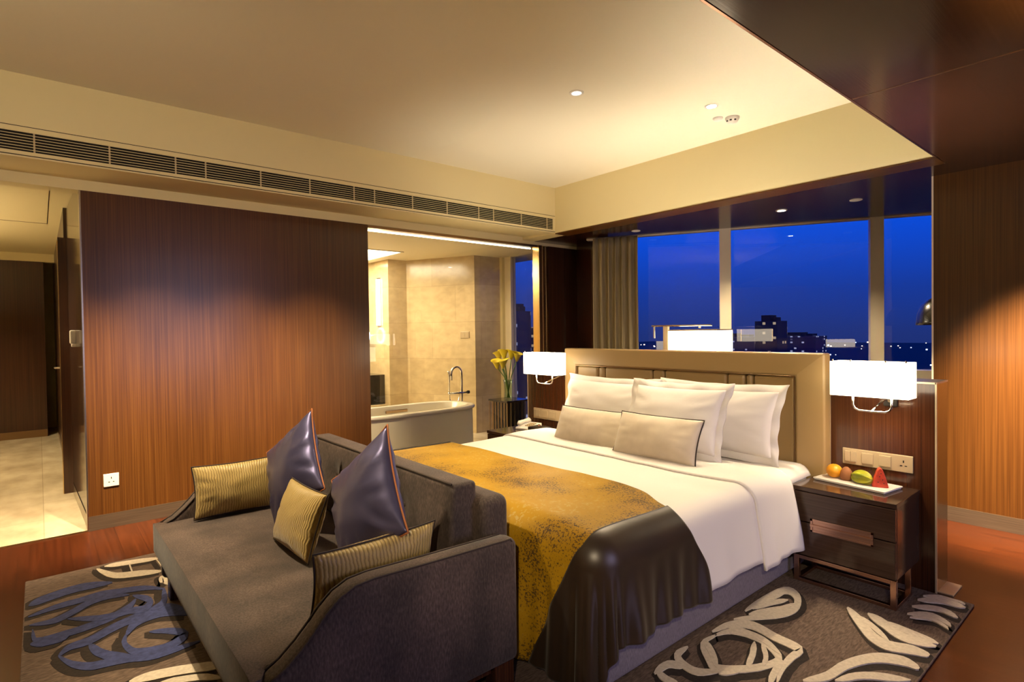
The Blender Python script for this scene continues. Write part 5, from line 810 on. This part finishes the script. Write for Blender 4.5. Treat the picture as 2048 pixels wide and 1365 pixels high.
for i, (dx, dy, z, lb) in enumerate(fl):
    t = thing('calla_flower', lb, 'flower', (vx, vy, .6), 'yellow flowers in the vase')
    MB().tube([(vx - dx * .12, vy - dy * .12, .585), (vx + dx * .1, vy + dy * .1, .72), (vx + dx * .35, vy + dy * .35, .87), (vx + dx, vy + dy, z - .03)], .0065, 8).build('stem', 'stem_green', t, smooth=True)
    b = MB(); v = []; nn = 20; prf = [(.010, -.05), (.026, -.018), (.040, .02), (.058, .058), (.078, .072)]
    for r, h in prf: v += [(vx + dx + r * cos(2 * pi * k / nn) + (.018 * (h + .04) / .1 if dx > 0 else -.018 * (h + .04) / .1), vy + dy + r * sin(2 * pi * k / nn), z + h * (1 + .35 * cos(2 * pi * k / nn + i) * (h > 0))) for k in range(nn)]
    f = [(a * nn + k, a * nn + (k + 1) % nn, (a + 1) * nn + (k + 1) % nn, (a + 1) * nn + k) for a in range(4) for k in range(nn)]; b.add(v, f)
    bl = b.build('bloom', 'petal', t, smooth=True, solid=.002)
    MB().tube([(vx + dx, vy + dy, z - .03), (vx + dx + (.008 if dx > 0 else -.008), vy + dy, z + .04)], .006, 6).build('spadix', 'orange_skin', bl, loc=(0, 0, 0))
t = thing('makeup_mirror', 'round magnifying mirror with a glowing ring at the left of the bathroom opening', 'mirror', (-8.36, 4.09, 1.46))
MB().tube([(-8.30 + .115 * cos(a), 3.96, 1.46 + .115 * sin(a)) for a in [2 * pi * k / 32 for k in range(32)]], .016, 8, closed=True).build('ring_light', 'ring_light', t, smooth=True)
m = MB().lathe([(.10, 0), (.10, .01)], (0, 0, 0), 28); m.v = [Matrix.Translation((-8.30, 3.965, 1.46)) @ Matrix.Rotation(-pi / 2, 4, 'X') @ p for p in m.v]; m.build('glass', 'mirror', t)
MB().tube([(-8.30, 3.975, 1.46), (-8.22, 4.03, 1.46), (-8.20, 4.09, 1.46)], .010, 8).build('arm', 'chrome', t, smooth=True)
t = thing('vanity_light', 'tall slim vertical tube light on the bathroom wall', 'lamp', (-8.09, 4.09, 1.71))
box('diffuser', (-8.13, 4.06, 1.62), (-8.03, 4.085, 2.34), 'light_panel', t, bevel=.004); box('backplate', (-8.14, 4.083, 1.60), (-8.02, 4.092, 2.36), 'steel', t)
t = thing('wall_niche', 'dark framed niche low on the bathroom wall beside the opening', 'niche', (-8.2, 4.0, .40))
m = MB()
for lo, hi in (((-8.60, 3.80, .40), (-7.94, 4.09, .425)), ((-8.60, 3.80, .83), (-7.94, 4.09, .855)), ((-7.965, 3.80, .425), (-7.94, 4.09, .83)), ((-8.60, 3.80, .425), (-8.575, 4.09, .83)), ((-8.575, 4.07, .425), (-7.965, 4.09, .83))): m.box(lo, hi)
m.build('surround', 'black_lacquer', t)
tag(MB().box((-8.45, 3.84, .425), (-8.07, 4.02, .50)).build('towel', 'linen', None, loc=(-8.26, 3.93, .425), bevel=.025, seg=3), 'folded white towel lying inside the dark bathroom niche', 'towel')
struct(box('wall_bathroom_ledge', (-9.55, 3.75, 0), (-7.80, 4.09, .40), 'stone_wall'))
t = thing('wall_switch', 'beige double switch on the stone wall behind the tub faucet', 'switch', (-6.86, 4.82, 1.44))
A1 = Vector((-7.775, 4.405, 0)); A2 = Vector((-6.67, 4.905, 0)); dd = (A2 - A1).normalized(); nn_ = Vector((dd.y, -dd.x, 0)); cc = A1 + dd * (A2 - A1).length * .86 + Vector((0, 0, 1.455))
FW = Matrix(((dd.x, nn_.x, 0, cc.x), (dd.y, nn_.y, 0, cc.y), (0, 0, 1, cc.z), (0, 0, 0, 1)))
MB().box((-.075, -.001, -.05), (.075, .010, .05), FW).build('plate', 'champagne', t, bevel=.003)
MB().box((-.06, .009, -.036), (-.003, .014, .036), FW).build('rocker', 'champagne', t); MB().box((.003, .009, -.036), (.06, .014, .036), FW).build('rocker', 'champagne', t)
t = thing('ceiling_light', 'large bright rectangular ceiling light in the bathroom', 'ceiling light', (-7.6, 3.6, ZB))
box('diffuser', (-8.6, 2.2, ZB - .006), (-6.95, 3.86, ZB - .001), 'light_panel', t); m = MB()
for lo, hi in (((-8.63, 2.17, ZB - .012), (-6.92, 2.20, ZB)), ((-8.63, 3.86, ZB - .012), (-6.92, 3.89, ZB)), ((-8.63, 2.2, ZB - .012), (-8.60, 3.86, ZB)), ((-6.95, 2.2, ZB - .012), (-6.92, 3.86, ZB))): m.box(lo, hi)
m.build('frame', 'ceiling_paint', t)
t = thing('cove_light', 'thin glowing light strip along the head of the bathroom opening', 'lamp', (XW - .14, 3.8, 2.6))
box('diffuser', (XW - .150, 2.63, 2.583), (XW - .132, 5.0, 2.598), 'light_panel', t); box('channel', (XW - .155, 2.63, 2.598), (XW - .128, 5.0, 2.618), 'steel', t)

# ------------------------------------------------------------------ night city
struct(box('ground_city', (-2600, 60, -92), (900, 3600, -90), 'night_ground'))
def tower(x, y, w, d, h, mat, label):
    t = thing('tower_block', label, 'building', (x, y, -90), 'city towers outside')
    box('wall', (x - w / 2, y - d / 2, -90), (x + w / 2, y + d / 2, h), mat, t)
    r = MB(); r.box((x - w * .3, y - d * .3, h), (x + w * .1, y + d * .3, h + 4)); r.box((x + w * .2, y - d * .2, h), (x + w * .35, y + d * .2, h + 2.5)); r.build('roof_plant', 'night_ground', t)
def at(az, dist): a = radians(az); return -dist * sin(a), dist * cos(a)     # azimuth from +y towards -x
CT = [(25.2, 420, 15, 15, 6, 'tower_dark', 'dark tower block rising above the skyline right of the window mullion'), (22.8, 700, 44, 30, -8, 'tower_blue', 'low wide block on the skyline right of the dark tower'), (28.5, 760, 70, 30, -9, 'tower_blue', 'low wide block on the skyline left of the dark tower'),
      (49.2, 300, 9, 9, 12, 'tower_blue', 'blue-grey lit tower block seen through the bathroom window at the left'), (46.9, 380, 12, 12, 4, 'tower_dark', 'dark lit tower block seen through the bathroom window behind the wall lamp')]
for az, ds, w_, d_, h_, mt, lb in CT:
    x, y = at(az, ds); tower(x, y, w_, d_, h_, mt, lb)
m = MB(); m2 = MB()
for i in range(460):
    az = random.uniform(10, 52); ds = 220 / max(.06, random.random()); ds = min(ds, 3000); x, y = at(az, ds); z = -89 + random.random() * 25; r = ds * random.choice((.0005, .0006, .0009))
    (m if random.random() < .6 else m2).box((x - r, y - r, z - r), (x + r, y + r, z + r))
tag(m.build('city_lights', 'city_spark', None), 'scattered warm lights of the night city beyond the windows', 'city lights', kind='stuff')
tag(m2.build('city_lights', 'city_cool', None), 'scattered cool white lights of the night city beyond the windows', 'city lights', kind='stuff')

# ------------------------------------------------------------------ light
def spot(loc, target, power, size, blend=.6, col=(1, .80, .52), r=.04):
    l = bpy.data.lights.new('spot', 'SPOT'); l.energy = power; l.spot_size = radians(size); l.spot_blend = blend; l.color = col; l.shadow_soft_size = r
    o = bpy.data.objects.new('spot', l); COL.objects.link(o); o.location = loc; o.rotation_euler = (Vector(target) - Vector(loc)).to_track_quat('-Z', 'Y').to_euler(); return o
def point(loc, power, col=(1, .78, .5), r=.08):
    l = bpy.data.lights.new('bulb', 'POINT'); l.energy = power; l.color = col; l.shadow_soft_size = r; o = bpy.data.objects.new('bulb', l); COL.objects.link(o); o.location = loc; return o
def area(loc, target, power, sx, sy, col=(1, .82, .56)):
    l = bpy.data.lights.new('panel', 'AREA'); l.shape = 'RECTANGLE'; l.size = sx; l.size_y = sy; l.energy = power; l.color = col
    o = bpy.data.objects.new('panel', l); COL.objects.link(o); o.location = loc; o.rotation_euler = (Vector(target) - Vector(loc)).to_track_quat('-Z', 'Y').to_euler(); return o
W = (1, .78, .50); W2 = (1, .79, .50); W3 = (1, .87, .68)
# downlights of the tray ceiling (two with fittings, an unseen one over the sofa), then two added spots
spot((-2.314, 3.968, 3.18), (-2.25, 2.9, .6), 190, 75, .7, W2)
spot((-2.79, 2.98, 3.18), (-2.7, 2.2, .6), 110, 80, .8, W2)
spot((-3.25, .15, 3.18), (-2.95, 1.1, .6), 380, 52, .6, W2)
spot((-.6, -2.2, 2.3), (-4.9, .6, 2.75), 170, 48, 1, W2)  # added fill aimed up at the left soffit, no fixture
spot((-4.15, -.1, 3.18), (-4.05, .25, 0), 150, 52, .7, W2)  # added spot brightening the left of the rug, no fitting
# wall washers
for y in (.1, .75, 1.4, 2.05): spot((-4.0, y - .1, 3.18), (-5.4, y, .45), 800, 44, 1, W)
spot((-.45, 4.25, 2.63), (-.55, 5.33, .55), 2400, 52, 1, W)
spot((-2.543, 5.638, 2.62), (-2.5, 5.4, 0), 160, 130, .6, W2)
# bulbs of the three open-topped box shades: light thrown up to the ceiling and down
for x, y, z0, z1, p in ((-1.114, 3.57, 1.108, 1.302, 92), (-3.655, 3.445, 1.112, 1.305, 56), (-2.60, 4.248, 1.30, 1.492, 76)):
    spot((x, y, z1 - .02), (x - .2, y + .35, 3), p * 1.42, 108, 1, W3, .05); spot((x, y, z0 + .03), (x, y, 0), 18, 130, 1, W, .04)
# added upward fill lamp, unseen, lifting the ceiling brightness
area((-1.6, -1.2, 1.8), (-1.6, -1.199, 3.2), 22, 2.0, .5, W2)
# added lavender lamp in an unseen window opening, standing in for dusk
area((2.98, 2.35, 1.57), (-3, 2.2, .5), 44, 2.0, 1.6, (.84, .72, 1.0))
spot((.9, -1.2, 2.62), (-2.35, 3.05, .8), 360, 40, .8, W2)  # added warm fill on the bed, no fitting behind it
# corridor and bathroom
for x in (-6.6, -9.3): spot((x, -.75, 2.74), (x, -.7, 0), 165, 120, .6, W2)
area((-7.6, -1.2, 1.9), (-7.6, -1.1, 2.8), 26, 3.0, .3, W2)  # added unseen uplight to brighten the corridor ceiling
spot((-6.1, 4.0, 2.58), (-6.3, 4.5, 0), 50, 140, .8, W2)
area((-7.8, 3.0, 2.60), (-7.8, 3.0, 0), 42, 1.5, 1.5, W2)
# dusk sky
wd = bpy.data.worlds.new('World'); SC.world = wd; wd.use_nodes = True; nt = wd.node_tree
bg = nt.nodes['Background']; tc = nt.nodes.new('ShaderNodeTexCoord'); sp = nt.nodes.new('ShaderNodeSeparateXYZ')
r = ramp(nt, [(.42, (.010, .014, .05)), (.497, (.012, .028, .16)), (.53, (.008, .036, .27)), (.60, (.001, .075, .72)), (.8, (.003, .055, .5))])
ad = nt.nodes.new('ShaderNodeMath'); ad.operation = 'MULTIPLY_ADD'; ad.inputs[1].default_value = .5; ad.inputs[2].default_value = .5
nt.links.new(tc.outputs['Generated'], sp.inputs[0]); nt.links.new(sp.outputs[2], ad.inputs[0]); nt.links.new(ad.outputs[0], r.inputs['Fac']); nt.links.new(r.outputs[0], bg.inputs['Color'])
bg.inputs['Strength'].default_value = 1.1

# ------------------------------------------------------------------ camera
cam = bpy.data.cameras.new('Camera'); co = bpy.data.objects.new('Camera', cam); COL.objects.link(co)
yaw, pit, rol = .8715, -.017405, -.013414
fw = Vector((-sin(yaw), cos(yaw), 0)); rt = Vector((cos(yaw), sin(yaw), 0)); up = Vector((0, 0, 1))
fw2 = fw * cos(pit) + up * sin(pit); up2 = up * cos(pit) - fw * sin(pit)
r3 = rt * cos(rol) + up2 * sin(rol); u3 = up2 * cos(rol) - rt * sin(rol)
co.matrix_world = Matrix(((r3.x, u3.x, -fw2.x, 0), (r3.y, u3.y, -fw2.y, 0), (r3.z, u3.z, -fw2.z, 1.5), (0, 0, 0, 1)))
cam.sensor_width = 36; cam.lens = 1125.06 / 2048 * 36; cam.clip_end = 6000; cam.clip_start = .05
SC.camera = co
SC.view_settings.view_transform = 'Standard'; SC.view_settings.look = 'None'; SC.view_settings.exposure = .28; SC.view_settings.gamma = 1; SC.view_settings.use_curve_mapping = False
SC.cycles.use_denoising = True; SC.cycles.max_bounces = 8; SC.cycles.diffuse_bounces = 5; SC.cycles.glossy_bounces = 4; SC.cycles.transparent_max_bounces = 12
SC.cycles.sample_clamp_indirect = 6; SC.cycles.caustics_reflective = False; SC.cycles.caustics_refractive = False
